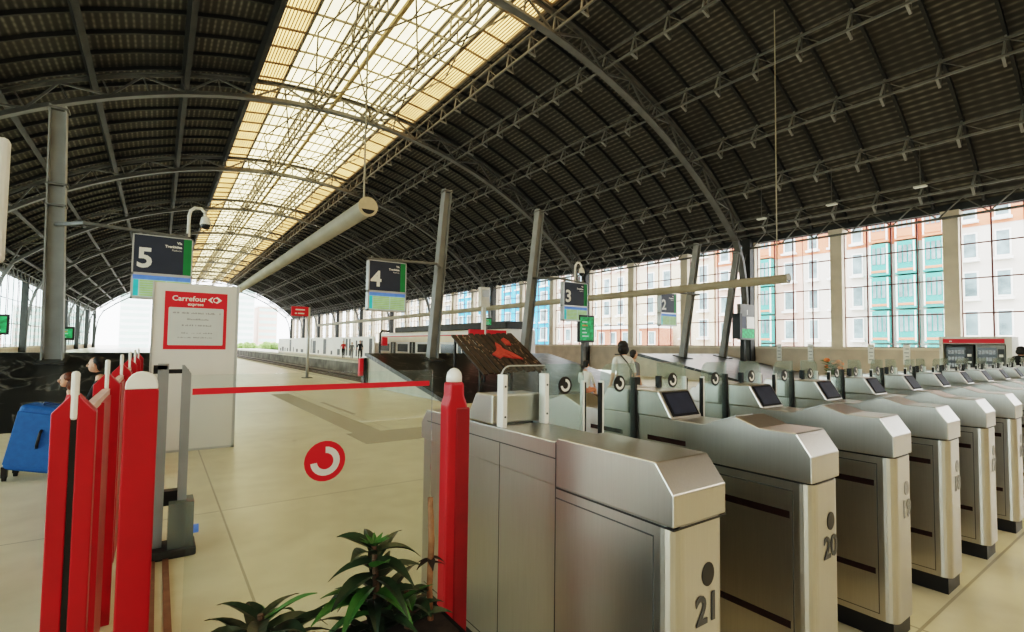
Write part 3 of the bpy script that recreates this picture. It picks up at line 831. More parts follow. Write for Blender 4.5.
# ------------------------------------------------------------------ ticket gates
GX0, GP, GY = 1.43, .905, .97
GL = 1.88; HW = .13
def logo(mb, x, y, z, rad, ring, inner, face=-1, tilt=0):
    # ring emblem: disc with a C-shaped band, facing -Y
    n = 24
    mb.prism([(x+rad*math.cos(2*PI*i/n), z+rad*math.sin(2*PI*i/n)) for i in range(n)], 'y', y, y-.002, ring)
    a0, a1 = -PI*.97, PI*.5; pts = []; k = 18
    for i in range(k+1): a = a0+(a1-a0)*i/k; pts.append((x+rad*.72*math.cos(a), z+rad*.72*math.sin(a)))
    for i in range(k+1): a = a1-(a1-a0)*i/k; pts.append((x+rad*.40*math.cos(a), z+rad*.40*math.sin(a)))
    vs = [(p, y-.004, q) for p, q in pts]; q = len(pts)
    mb.add(vs, [(i, i+1, q-2-i, q-1-i) for i in range(k)], inner)
def paddle(r, x0, sgn, y, h=1.41, w=.27):
    x1 = x0+sgn*w
    z0 = .28; rr = .07
    pts = [(x0, z0), (x1, z0)]
    for i in range(6): a = PI/2*i/5; pts.append((x1-sgn*rr*(1-math.cos(a)), h-rr+rr*math.sin(a)))
    pts.append((x0, h))
    p = MB().prism(pts, 'y', y-.006, y+.006).build('glass_paddle', 'paddle', r)
    e = MB().box(min(x1, x1-sgn*.010), max(x1, x1-sgn*.010), y-.012, y+.012, z0, h-.09); e.build('edge_strip', 'white', p)
    e = MB().box(min(x1, x1+sgn*.013), max(x1, x1+sgn*.013), y-.010, y+.010, z0, h-.10); e.build('edge_buffer', 'rubber', p)
    e = MB().box(min(x0, x0+sgn*.02), max(x0, x0+sgn*.02), y-.016, y+.016, .9, h-.08); e.build('hinge_strip', 'rubber', p)
    lg = MB(); logo(lg, x0+sgn*w*.5, y-.007, 1.30, .045, 'black', 'white'); lg.build('emblem', None, p)
def console(r, y0, d):
    xh = HW
    # wedge with a sloping screen; d=+1 screen towards -Y (camera), -1 towards +Y
    a, b, c = y0, y0+d*.085, y0+d*.24
    o = MB().prism([(a, 1.125), (b, 1.265), (c, 1.265), (c, 1.125)], 'x', -xh-.005+GXc[0], xh+.005+GXc[0])
    o = o.build('console', 'steel', r, bevel=.008)
    n = Vector((0, -.14*d, .085)).normalized() if d > 0 else Vector((0, .14, .085)).normalized()
    p0 = Vector((GXc[0], a, 1.125)); e = Vector((0, b-a, .14))
    def quad(mb, x0, x1, t0, t1, h, m):
        v = [p0+Vector((x0, 0, 0))+e*t0+n*h, p0+Vector((x1, 0, 0))+e*t0+n*h, p0+Vector((x1, 0, 0))+e*t1+n*h, p0+Vector((x0, 0, 0))+e*t1+n*h]
        w = [q-n*.01 for q in v]
        mb.add(v+w, [(0, 1, 2, 3), (7, 6, 5, 4), (0, 4, 5, 1), (1, 5, 6, 2), (2, 6, 7, 3), (3, 7, 4, 0)], m)
    s = MB(); quad(s, -xh*.88, xh*.88, .08, .94, .004, 'bezel'); quad(s, -xh*.76, xh*.76, .16, .88, .006, 'screen'); s.build('screen', None, o)
GXc = [0]
def gate(num, xc, label, special=False, worn=False):
    global HW, GL
    GL = 1.79 if special else 1.88
    HW = .14 if special else .13
    if special: xc += .013
    GXc[0] = xc
    r = empty('ticket_gate', (xc, GY, 0), label, 'ticket gate', 'row of ticket gates')
    x0, x1 = xc-HW, xc+HW; y = lambda t: GY+t
    MB().box(x0+.012, x1-.012, y(.02), y(GL-.02), 0, .1).build('plinth', 'black', r)
    def rrect(e=0, rad=.05, n=5):
        pts = []
        for cx_, cy_, a0 in ((x1-e-rad, y(GL)-e-rad, 0), (x0+e+rad, y(GL)-e-rad, 90), (x0+e+rad, y(0)+e+rad, 180), (x1-e-rad, y(0)+e+rad, 270)):
            for i in range(n+1): a = R(a0+90*i/n); pts.append((cx_+rad*math.cos(a), cy_+rad*math.sin(a)))
        return pts
    MB().prism(rrect(), 'z', .1, .938 if not special else .947).build('body', 'steel', r)
    if special: MB().box(x0-.001, x1+.001, y(-.001), y(.555), .938, .945).build('shadow_gap', 'black', r)
    else: MB().prism(rrect(.004), 'z', .93, .948).build('shadow_gap', 'black', r)
    if special: prof = [(0, .946), (0, 1.045), (.07, 1.135), (.55, 1.135), (.556, 1.120), (1.25, 1.12), (GL-.07, 1.12), (GL, 1.04), (GL, .946)]
    else: prof = [(0, .946), (0, 1.055), (.06, 1.145), (.22, 1.145), (.335, 1.182), (.50, 1.125), (GL-.5, 1.125), (GL-.335, 1.182), (GL-.22, 1.145), (GL-.06, 1.145), (GL, 1.055), (GL, .946)]
    MB().prism([(y(a), b) for a, b in prof], 'x', x0, x1).build('head', 'steel', r, bevel=.0045, segs=2)
    # seams and sensor strips on both sides
    sm = MB(); st = MB()
    for xs, d in ((x0, -1), (x1, 1)):
        xa, xb = sorted((xs-d*.004, xs+d*.0012))
        sm.box(xa, xb, y(.075), y(.555 if special else GL-.075), .9, .905)
        for t in ((.075,) if special else (.075, GL-.075)): sm.box(xa, xb, y(t), y(t)+.004, .13, .905)
        sm.box(xa, xb, y(.075), y(GL-.075), .13, .134)
        if special:
            sm.box(xa, xb, y(.552), y(.557), .12, 1.12); sm.box(xa, xb, y(.95), y(.954), .12, 1.055); sm.box(xa, xb, y(.557), y(GL-.08), 1.052, 1.057)
        else:
            sm.box(xa, xb, y(.62), y(.624), .13, .905)
        if not special or d > 0:
            if d < 0:
                for a, b in ((.60, .84), (1.02, 1.28)): MB().box(xs-.002, xs+.004, y(a), y(b), 1.0, 1.025).build('sensor_strip', 'slot', r)
            for zz in (.33, .785):
                for a, b in ((.09, .46), (.70, 1.18), (1.4, 1.76)): MB().box(min(xs-d*.004, xs+d*.002), max(xs-d*.004, xs+d*.002), y(a), y(b), zz, zz+.03).build('sensor_strip', 'slot', r)
    sm.build('panel_seam', 'ink', r)
    # front: dark disc and number
    f = MB(); n = 20
    f.prism([(xc+.035+.033*math.cos(2*PI*i/n), .77+.038*math.sin(2*PI*i/n)) for i in range(n)], 'y', y(0)-.002, y(.002))
    f.build('reader_disc', 'black' if not worn else 'wornink', r)
    MB().text(str(num), .125, (xc+.03, y(0)-.002, .622), m='ink' if not worn else 'wornink', align='CENTER', bold=.003).build('numeral', None, r)
    if special:
        console(r, y(1.25), -1)
        # fixed glass screen between two white brackets across the top
        pts = [(x0+.01, 1.13), (x1-.01, 1.13), (x1-.01, 1.405)]
        for i in range(6): a = PI/2+PI/2*i/5; pts.append((x0+.01+.05+.05*math.cos(a), 1.355+.05*math.sin(a)))
        g = MB().prism(pts, 'y', y(.955), y(.967)).build('glass_screen', 'glass', r)
        e = MB(); e.tube([(p, y(.961), q) for p, q in pts[2:]], .004, 6); e.build('edge_trim', 'alu', g)
        for xx in (x0+.016, x1-.014):
            b = MB().box(xx-.013, xx+.013, y(.935), y(.985), 1.12, 1.365).build('bracket', 'white', r, bevel=.004)
            s = MB()
            for zz in (1.17, 1.31): s.prism([(xx+.005*math.cos(q*PI/4), zz+.005*math.sin(q*PI/4)) for q in range(8)], 'y', y(.932), y(.935))
            s.build('screw', 'ink', b)
        MB().box(x0+.05, x1-.05, y(1.0), y(1.2), 1.118, 1.128).build('slot_plate', 'black', r)
        paddle(r, x1, 1, y(.98))
    else:
        rd = MB(); rd.prism([(y(.36), 1.176), (y(.36), 1.181), (y(.49), 1.134), (y(.49), 1.129)], 'x', x0+.05, x1-.05)
        rd.build('card_reader', 'alu', r)
        console(r, y(.68), 1); console(r, y(1.22), -1)
        MB().box(x0+.06, x1-.06, y(.93), y(1.03), 1.12, 1.131).build('slot_plate', 'black', r)
        paddle(r, x0, -1, y(.93)); paddle(r, x1, 1, y(.98))
    return r
gate(21, GX0, 'stainless steel ticket gate numbered 21, largest and nearest, beside the red post', special=True)
gate(20, GX0+GP, 'stainless steel ticket gate numbered 20, directly right of the one numbered 21')
gate(19, GX0+2*GP, 'stainless steel ticket gate with worn dark disc, directly right of number 20', worn=True)
ORD = ['fourth', 'fifth', 'sixth', 'seventh', 'eighth', 'ninth', 'tenth', 'eleventh', 'twelfth', 'thirteenth', 'fourteenth']
base = gate(18, GX0+3*GP, 'stainless steel ticket gate, fourth in the row counted from the one numbered 21', worn=True)
for i in range(4, 14):
    n = 21-i
    c = dup(base, None, (GX0+i*GP, GY, 0), 'stainless steel ticket gate, %s in the row counted from the one numbered 21' % ORD[i-3])
    for ch in list(c.children):
        if ch.name.startswith('numeral'):
            bpy.data.objects.remove(ch)
    t = MB().text(str(n), .125, (.03, -.002, .622), m='wornink', align='CENTER', bold=.003)
    ob = t.build('numeral', None); ob.parent = c

# ------------------------------------------------------------------ red posts and glass gate
FX = -.215
FY = [2.18, 3.45, 4.75, 6.05, 7.35, 8.65]
fence = empty('glass_fence', (FX, 5.4, 0), 'red glass fence with white tipped posts running away at left', 'fence')
for y in FY:
    w = .056
    mb = MB()
    for q in (-1, 1): mb.prism([(FX+q*.008, 0), (FX+q*w, 0), (FX+q*w, 1.265), (FX+q*.008, 1.325)], 'y', y-.03, y+.03)
    mb.box(FX-.014, FX+.014, y+.012, y+.03, 0, 1.28)
    po = mb.build('fence_post', 'red', fence, bevel=.004)
    MB().box(FX-.0085, FX+.0085, y-.024, y+.011, 0, 1.24).build('core_strip', 'black', po)
    MB().box(FX-.011, FX+.011, y-.034, y-.012, 1.24, 1.40).build('white_tip', 'white', po, bevel=.01)
for i in range(5):
    a, b = FY[i]+.04, FY[i+1]-.04
    mb = MB().box(FX-.02, FX+.02, a, b, .02, .09)
    mb.box(FX-.027, FX+.027, b-.5, b-.1, .05, 1.22)
    pn = mb.build('fence_panel', 'red', fence)
    MB().box(FX-.006, FX+.006, a, b, .06, 1.22).build('pane', 'glass', pn)
    MB().box(FX-.016, FX+.016, a, b, 1.215, 1.245).build('top_rail', 'pinkhighlight', pn)  # pale pink rail, an edge highlight put into its colour
# door posts
r = empty('gate_post', (-.04, 2.16, 0), 'broad red post with white rounded top beside the floor rail', 'post')
MB().box(-.088, .008, 2.13, 2.19, 0, 1.335).build('shaft', 'red', r, bevel=.006)
pts = [(-.086, 1.335)]+[(-.04-.046*math.cos(PI*i/10), 1.345+.05*math.sin(PI*i/10)) for i in range(11)]+[(.006, 1.335)]
MB().prism(pts, 'y', 2.132, 2.188).build('white_cap', 'white', r, bevel=.004)
r = empty('gate_post', (.98, 1.75, 0), 'slim red post with narrow neck and white rounded cap at the gate numbered 21', 'post')
MB().prism([(.922, 0), (1.012, 0), (1.012, 1.265), (.998, 1.30), (.996, 1.355), (.936, 1.355), (.934, 1.30), (.922, 1.265)], 'y', 1.72, 1.79).build('shaft', 'red', r, bevel=.012)
MB().box(.958, 1.018, 1.714, 1.76, 0, 1.255).build('shaded_face_strip', 'shadedred', r, bevel=.006)  # darker red strip paints the shade on the post's right face
MB().lathe([(.031, 0), (.031, .02), (.027, .037), (.016, .05), (.004, .055)], (.966, 1.755, 1.354), 14).build('white_cap', 'white', r, True)
# glass leaf
r = empty('glass_gate', (.66, 2.5, 0), 'clear glass gate leaf with a red bar and round red emblem', 'gate')
MB().box(.12, 1.24, 2.494, 2.506, .02, 1.36).build('pane', 'glass', r)
MB().box(.125, 1.215, 2.485, 2.492, 1.277, 1.303).build('red_bar', 'redflat', r)
lg = MB(); logo(lg, .675, 2.492, .935, .096, 'redflat', 'white'); lg.build('emblem', None, r)
MB().box(.12, 1.24, 2.48, 2.52, 0, .03).build('bottom_shoe', 'alu', r)
# grey steel folding frame at the hinge side
r = empty('gate_mechanism', (.12, 4.35, 0), 'grey steel gate frame with clear box at its foot, behind the broad red post', 'gate frame')
MB().box(.005, .07, 4.3, 4.4, 0, 1.34).build('rear_upright', 'ironlight', r)
MB().prism([(.15, 0), (.205, 0), (.205, 1.27), (.165, 1.33), (.15, 1.33)], 'y', 4.3, 4.38).build('front_upright', 'ironlight', r)
MB().box(-.02, .19, 4.33, 4.37, 1.27, 1.30).box(-.02, .06, 4.3, 4.4, 1.30, 1.33).build('hinge_arm', 'black', r)
MB().box(.0, .27, 4.2, 4.45, 0, .06).build('foot', 'irondark', r, bevel=.01)
MB().box(.1, .25, 4.22, 4.42, .06, .37).build('clear_box', 'smoky', r)
MB().tube([(.25, 4.28, .16), (.285, 4.28, .16)], .03, 10).build('blue_knob', 'lcdblue', r)
MB().box(.06, .16, 4.31, 4.39, .34, .44).build('latch_box', 'black', r)
for i, x in enumerate((.0, .075)):
    o = MB().box(x, x+.035, 2.25, 4.25, 0, .012).build('floor_rail', 'copper'); tag(o, ['left brown floor rail strip running to the grey gate frame', 'right brown floor rail strip running to the grey gate frame'][i], 'floor rail')

# ------------------------------------------------------------------ advertising panel
r = empty('advertising_panel', (.425, 8.25, 0), 'tall white advertising panel with a red poster, standing on the platform', 'advertising panel')
MB().box(-.08, .93, 8.2, 8.34, 0.02, 2.3).build('board', 'whitematte', r, bevel=.006)
MB().box(-.085, -.06, 8.19, 8.35, 0, 2.305).box(.905, .94, 8.19, 8.35, 0, 2.305).box(-.085, .94, 8.19, 8.35, 0, .03).build('edge_profile', 'alu', r)
ps = MB().box(.055, .79, 8.196, 8.2, 1.395, 2.185).build('poster', 'redflat', r)
pts = []
for cx_, cz_, a0 in ((.735, 1.955, 0), (.115, 1.955, 90), (.115, 1.465, 180), (.735, 1.465, 270)):
    for i in range(5): a = R(a0+22.5*i); pts.append((cx_+.015*math.cos(a), cz_+.015*math.sin(a)))
MB().prism(pts, 'y', 8.1945, 8.196).build('text_field', 'paper', ps)
t = MB()
t.text('Carrefour', .098, (.135, 8.194, 2.062), m='white', bold=.0022)
t.text('express', .060, (.315, 8.194, 2.0), m='white', bold=.0016)
# arrow emblem: two pointed halves with a C cut between them
cx_, cz_ = .635, 2.09
t.add([(cx_-.085, 8.193, cz_), (cx_-.03, 8.193, cz_+.043), (cx_-.02, 8.193, cz_+.035), (cx_-.045, 8.193, cz_), (cx_-.02, 8.193, cz_-.035), (cx_-.03, 8.193, cz_-.043)], [(0, 1, 2, 3), (0, 3, 4, 5)], 'white')
q = [(cx_+.09, cz_), (cx_+.035, cz_+.045), (cx_-.01, cz_+.045), (cx_-.03, cz_+.02)]
out = []
for i in range(9): a = PI*.42+(PI*1.16)*i/8; out.append((cx_+.012+.030*math.cos(a), cz_+.034*math.sin(a)))
t.add([(cx_+.09, 8.193, cz_), (cx_+.035, 8.193, cz_+.045), (cx_+.015, 8.193, cz_+.045), (cx_+.03, 8.193, cz_+.02), (cx_+.045, 8.193, cz_)], [(0, 1, 2, 3, 4)], 'white')
t.add([(cx_+.09, 8.193, cz_), (cx_+.035, 8.193, cz_-.045), (cx_+.015, 8.193, cz_-.045), (cx_+.03, 8.193, cz_-.02), (cx_+.045, 8.193, cz_)], [(0, 1, 2, 3, 4)], 'white')
for i in range(8):
    a0 = PI*.35+(PI*1.3)*i/8; a1 = PI*.35+(PI*1.3)*(i+1)/8
    t.add([(cx_+.012+ra*math.cos(a), 8.193, cz_+ra*1.1*math.sin(a)) for ra, a in ((.022, a0), (.034, a0), (.034, a1), (.022, a1))], [(0, 1, 2, 3)], 'white')
t.build('lettering', None, ps)
g = MB()
for z, xa, xb, dense in ((1.885, .15, .70, 1), (1.80, .315, .55, 1), (1.715, .24, .60, 1), (1.612, .255, .60, .7), (1.55, .215, .64, .7)):
    x = xa
    while x < xb:
        wd = random.uniform(.008, .02)
        if random.random() < .85:
            g.box(x, x+wd, 8.1935, 8.194, z, z+random.choice((.012, .02, .022))*dense)
        x += wd+random.choice((.004, .004, .012))
g.build('small_print', 'greyink', ps)

# ------------------------------------------------------------------ suitcase
sc = empty('suitcase', (-1.3, 7.55, 0), 'blue upright suitcase in front of the black marble at left', 'suitcase')
mt = Matrix.Translation((-1.06, 7.5, .085)) @ Matrix.Rotation(R(-14), 4, 'Z') @ Matrix.Rotation(R(11), 4, 'Y')
b = MB().box(-.225, .225, -.15, .15, 0, .70, None, mt); b.build('shell', 'blue', sc, bevel=.05, segs=4)
b = MB().box(-.215, .215, -.165, -.15, .06, .63, None, mt); b.build('front_pocket', 'blue', sc, bevel=.012)
b = MB().box(.212, .234, -.155, .155, .04, .66, None, mt); b.build('side_trim', 'bluedark', sc)
def tp(x, y, z): return mt @ Vector((x, y, z))
MB().tube([tp(.03, -.168, .27), tp(.035, -.195, .30), tp(.035, -.195, .43), tp(.03, -.168, .46)], .014, 8).build('side_handle', 'black', sc, True)
MB().tube([tp(-.08, 0, .69), tp(-.07, 0, .725), tp(.07, 0, .725), tp(.08, 0, .69)], .012, 8).build('top_handle', 'bluedark', sc, True)
for sx in (-1, 1):
    for sy in (-1, 1):
        p = tp(sx*.2, sy*.11, 0); zz = .04
        MB().tube([(p.x-.015, p.y, zz), (p.x+.015, p.y, zz)], .04, 12).build('wheel', 'rubber', sc)
        MB().bar((p.x, p.y, zz), (p.x, p.y, p.z+.03), .05).build('wheel_housing', 'black', sc)

# ------------------------------------------------------------------ plants
def leafmesh(mb, base, az, length, rise, droop, width, m):
    n = 7; d = Vector((math.cos(az), math.sin(az), 0)); sd = Vector((-math.sin(az), math.cos(az), 0)); vs = []; fs = []
    tw = random.uniform(-.5, .5)
    for i in range(n+1):
        t = i/n; p = Vector(base)+d*(length*t*(1-.12*t))+Vector((0, 0, rise*t-droop*t*t))
        w = width*math.sin(PI*min(1, .10+.9*t)**.8)*(1 if t < 1 else 0)
        w = max(w, .002)
        s = (sd*math.cos(tw*t)+Vector((0, 0, 1))*math.sin(tw*t))
        vs += [p-s*w, p+Vector((0, 0, -w*.45)), p+s*w]
    for i in range(n):
        a = i*3; fs += [(a, a+1, a+4, a+3), (a+1, a+2, a+5, a+4)]
    mb.add(vs, fs, m)
def plant(name, label, x, y, zb, ztop, nleaf, spread, crown):
    r = empty(name, (x, y, zb), label, 'plant')
    MB().tube([(x, y, zb-.03), (x+.01, y, (zb+ztop)/2), (x, y+.005, ztop)], [.013, .011, .008], 7).build('stem', 'stemdark', r)
    mb = MB()
    for i in range(nleaf):
        t = i/nleaf; z = zb+.02+(ztop-zb-.02)*t
        L = spread*(1.0-.35*t)*random.uniform(.85, 1.15)
        leafmesh(mb, (x, y, z), i*2.4+random.uniform(-.3, .3), L, L*random.uniform(.15, .95), L*random.uniform(.3, .8), (.022)*random.uniform(.75, 1.3), 'leaflight' if random.random() < .12 else 'leaf')
    if crown:
        for i in range(10): leafmesh(mb, (x, y, ztop), i*.63, .05, .035, .01, .008, 'leaflight')
    mb.build('foliage', None, r)
PZ = .60
r = empty('planter', (.5, 1.5, 0), 'black planter trough holding the plants in front of the glass gate', 'planter')
MB().box(.0, .83, 1.36, 1.64, 0, PZ).build('trough', 'planter', r, bevel=.015)
MB().box(.03, .80, 1.39, 1.61, PZ-.01, PZ+.008).build('soil', 'soil', r)
plant('leafy_plant', 'dark green long leaved plant at the bottom, left of the taller plant', .25, 1.5, PZ, .77, 30, .25, False)
plant('leafy_plant', 'taller dark plant with small pale green top shoot, below the round red emblem', .56, 1.5, PZ, .885, 36, .23, True)
plant('leafy_plant', 'small bushy dark plant at the foot of the dry brown stalk', .67, 1.5, PZ, .72, 16, .17, False)
r = empty('dry_stalk', (.75, 1.5, PZ), 'dry bare brown stalk in the planter beside the slim red post', 'plant')
MB().tube([(.755, 1.5, PZ-.03), (.748, 1.5, .72), (.752, 1.5, .86), (.745, 1.5, 1.0)], [.011, .010, .011, .009], 8).build('stem', 'stalk', r, True)
mb = MB()
for i in range(6): leafmesh(mb, (.75, 1.5, .79+.004*i), 1.1*i, .06, .01, .03, .012, 'soil')
mb.build('withered_leaves', None, r)

# ------------------------------------------------------------------ kiosk with vending machines
r = empty('kiosk_surround', (26.3, 5.3, 0), 'white surround with a red band around two vending machines at right', 'kiosk')
KX = 25.9
MB().box(KX, KX+1.1, 4.35, 4.51, 0, 2.08).box(KX, KX+1.1, 6.35, 6.47, 0, 2.08).box(KX, KX+1.1, 4.51, 6.35, 1.98, 2.08).box(KX+.02, KX+1.1, 4.51, 6.35, 1.80, 1.98).box(KX+1.0, KX+1.1, 4.51, 6.35, 0, 1.8).build('surround', 'whitematte', r)
MB().box(KX-.01, KX+.02, 4.55, 6.35, 1.83, 1.99).build('red_band', 'redflat', r)
MB().text('m', .11, (KX-.012, 6.15, 1.87), (0, -1, 0), m='white', bold=.004).build('band_mark', None, r)
def vend(y0, y1, label, mm):
    r = empty('vending_machine', (KX+.5, (y0+y1)/2, 0), label, 'vending machine')
    MB().box(KX+.12, KX+.95, y0, y1, 0, 1.76).build('cabinet', mm, r, bevel=.01)
    ym = y0+(y1-y0)*.28
    MB().box(KX+.10, KX+.12, ym, y1-.05, .55, 1.66).build('display_window', 'darkglass', r)
    g = MB()
    for j in range(4):
        for i in range(5):
            ya = ym+.04+i*(y1-.05-ym-.06)/5; g.box(KX+.09, KX+.10, ya, ya+.08, .62+j*.26, .62+j*.26+.15)
    g.build('goods', 'carton', r)
    MB().box(KX+.09, KX+.12, ym, y1-.05, .2, .42).build('delivery_flap', 'black', r)
    p = MB().box(KX+.10, KX+.12, y0+.03, ym-.03, .5, 1.6).build('control_panel', 'black', r)
    MB().box(KX+.09, KX+.10, y0+.06, ym-.06, 1.3, 1.4).box(KX+.09, KX+.10, y0+.06, ym-.06, 1.05, 1.12).build('button', 'white', p)
vend(5.45, 6.31, 'dark vending machine with lit shelves, left one inside the red banded kiosk', 'irondark')
vend(4.55, 5.39, 'pale fronted vending machine, right one inside the red banded kiosk', 'ironlight')
# notice boards on the right wall
for y, l in ((14.15, 'white notice board on the right wall, leftmost of four, beside the dark wall column'), (12.5, 'white notice board on the right wall, second of four from the left'), (9.72, 'white notice board on the right wall, third of four from the left'), (8.3, 'white notice board on the right wall nearest the kiosk')):
    r = empty('notice_board', (W-.05, y, 1.0), l, 'notice board', 'notice boards on the right wall')
    MB().box(W-.06, W, y-.13, y+.13, .85, 1.78).build('board', 'white', r)
    g = MB()
    for q in range(4): g.box(W-.063, W-.06, y-.09, y+.09-.05*(q % 2), 1.02+q*.18, 1.06+q*.18)
    g.build('small_print', 'greyink', r)
# plant with orange flowers behind the gates
r = empty('flowering_plant', (18, 7.2, 0), 'potted plant with orange flowers behind the row of gates', 'plant')
MB().lathe([(.22, 0), (.30, .5), (.28, .5), (.27, .46)], (18, 7.2, 0), 16).build('pot', 'planter', r)
mb = MB()
for i in range(40): leafmesh(mb, (18, 7.2, .5+random.uniform(0, .5)), random.uniform(0, 6.28), random.uniform(.3, .5), random.uniform(.1, .5), .2, .06, 'leaflight')
mb.build('foliage', None, r)
mb = MB()
for i in range(9): mb.ell((18+random.uniform(-.35, .35), 7.15+random.uniform(-.35, .35), random.uniform(.85, 1.2)), (.1, .1, .07), nu=8, nv=5)
mb.build('flowers', 'orange', r)

# ------------------------------------------------------------------ hoarding, train, buffer on the far tracks
r = empty('hoarding', (17.4, 70, 0), 'long white platform hoarding printed with a dark skyline, far down the platform', 'hoarding')
MB().box(17.4, 17.5, 48, 96, 0, 2.25).build('panel', 'white', r)
g = MB(); y = 48.6
while y < 95:
    w_ = random.uniform(.3, 1.6); h = random.choice((.3, .5, .9, 1.7, 1.9)); g.box(17.385, 17.4, y, y+w_, .15, .15+h if h > 1 else .5+h*.4); y += w_+random.uniform(.5, 2.2)
g.build('skyline_print', 'ink', r)
r = empty('commuter_train', (22.2, 42, -1.1), 'white and cream commuter train with dark roof standing beyond the plank panel', 'train')
TX = 20.85
MB().box(TX, TX+2.7, 30, 56, -.75, 2.75).build('body', 'trainwhite', r, bevel=.15)
MB().box(TX-.02, TX, 30.2, 55.8, 1.75, 2.3).build('cream_band', 'cream', r)
MB().box(TX-.02, TX, 30.2, 55.8, 2.3, 2.38).build('red_line', 'redflat', r)
MB().box(TX+.25, TX+2.45, 30.5, 52, 2.75, 3.35).build('roof_equipment', 'irondark', r, bevel=.1)
y = 31
while y < 54:
    d = MB().box(TX-.03, TX, y, y+1.3, .05, 1.75).build('door', 'darkglass', r); MB().box(TX-.035, TX-.03, y+.6, y+.7, .1, 1.7).build('door_seam', 'white', d)
    MB().box(TX-.025, TX, y+1.8, y+4.4, .75, 1.55).build('window', 'darkglass', r); y += 5
for y in (33, 36, 50, 53):
    MB().tube([(TX+.5, y, -.72), (TX+2.2, y, -.72)], .38, 14).build('wheelset', 'irondark', r)
r = empty('buffer_stop', (6.0, 17.75, 0), 'red buffer pad on a black bracket at the back corner of the concrete wedge side', 'buffer')
MB().box(5.86, 6.0, 17.55, 17.75, .36, .98).build('red_pad', 'redflat', r, bevel=.02)
MB().box(6.0, 6.09, 17.5, 17.78, 0, 1.0).build('bracket', 'black', r)
r = empty('signal_post', (6.9, 17.7, 1.1), 'short black signal post with red box on the marble end wall', 'signal')
MB().tube([(6.6, 17.62, 1.12), (6.6, 17.62, 1.9), (6.68, 17.62, 1.98), (6.95, 17.62, 1.98)], .04, 8).build('post', 'black', r)
MB().box(6.68, 6.86, 17.55, 17.7, 1.45, 1.75).build('red_box', 'redflat', r)
# thin dark shelters on the hoarding line
# ------------------------------------------------------------------ people
def body(name, parent, joints, edges, root, mats, segs, head=None, face=None):
    me = bpy.data.meshes.new(name); names = list(joints)
    o0 = ORIG[parent.name]
    me.from_pydata([Vector(joints[k][:3])-o0 for k in names], [], [(names.index(a), names.index(b)) for a, b in edges])
    ob = bpy.data.objects.new(name, me); C.objects.link(ob)
    sk = ob.modifiers.new('s', 'SKIN'); sk.use_smooth_shade = True
    for i, k in enumerate(names):
        d = me.skin_vertices[0].data[i]; r = joints[k][3]; d.radius = (r, r) if not isinstance(r, tuple) else r
        d.use_root = (k == root)
    sb = ob.modifiers.new('u', 'SUBSURF'); sb.levels = 2; sb.render_levels = 2
    dg = bpy.context.evaluated_depsgraph_get(); nm = bpy.data.meshes.new_from_object(ob.evaluated_get(dg))
    bpy.data.objects.remove(ob)
    # head joined on: ellipsoid with nose, ears
    bm = bmesh.new(); bm.from_mesh(nm)
    mnames = list(mats)
    def near(c):
        best, bd = None, 1e9
        for a, b, m in segs:
            A, Bv = Vector(joints[a][:3])-o0, Vector(joints[b][:3])-o0
            t = max(0, min(1, (c-A).dot(Bv-A)/max(1e-9, (Bv-A).length_squared))); d = (c-(A+(Bv-A)*t)).length
            if d < bd: bd, best = d, m
        return best
    for f in bm.faces:
        f.material_index = mnames.index(near(f.calc_center_median())); f.smooth = True
    if head:
        hc, hr, fd = head; fd = Vector(fd).normalized(); hc = Vector(hc)-o0
        up = Vector((0, 0, 1)); sd = fd.cross(up).normalized(); up = sd.cross(fd)
        mtx = Matrix((sd, fd, up)).transposed()
        def ell(c, r, m, nu=16, nv=10):
            mb = MB().ell(c, r, nu=nu, nv=nv, mtx=mtx)
            vs = [bm.verts.new(v) for v in mb.v]
            for f in mb.f:
                try:
                    q = bm.faces.new([vs[i] for i in f]); q.material_index = mnames.index(m); q.smooth = True
                except ValueError: pass
        ell(hc, (hr*.78, hr*.92, hr*1.12), 'skin')
        ell(hc+fd*hr*.25-up*hr*.55, (hr*.52, hr*.60, hr*.55), 'skin')
        ell(hc+fd*hr*.95-up*hr*.12, (hr*.13, hr*.2, hr*.22), 'skin', 8, 6)
        for s in (-1, 1):
            ell(hc+sd*s*hr*.8-up*hr*.08, (hr*.08, hr*.18, hr*.26), 'skin', 8, 6)
            ell(hc+fd*hr*.82+sd*s*hr*.32+up*hr*.05, (hr*.14, hr*.08, hr*.08), 'eye', 8, 6)
        ell(hc+fd*hr*.82-up*hr*.55, (hr*.25, hr*.07, hr*.07), 'lip', 8, 6)
    bm.to_mesh(nm); bm.free()
    for m in mnames: nm.materials.append(M[m])
    ob = bpy.data.objects.new(name, nm); C.objects.link(ob); ob.parent = parent; ORIG[ob.name] = o0
    return ob
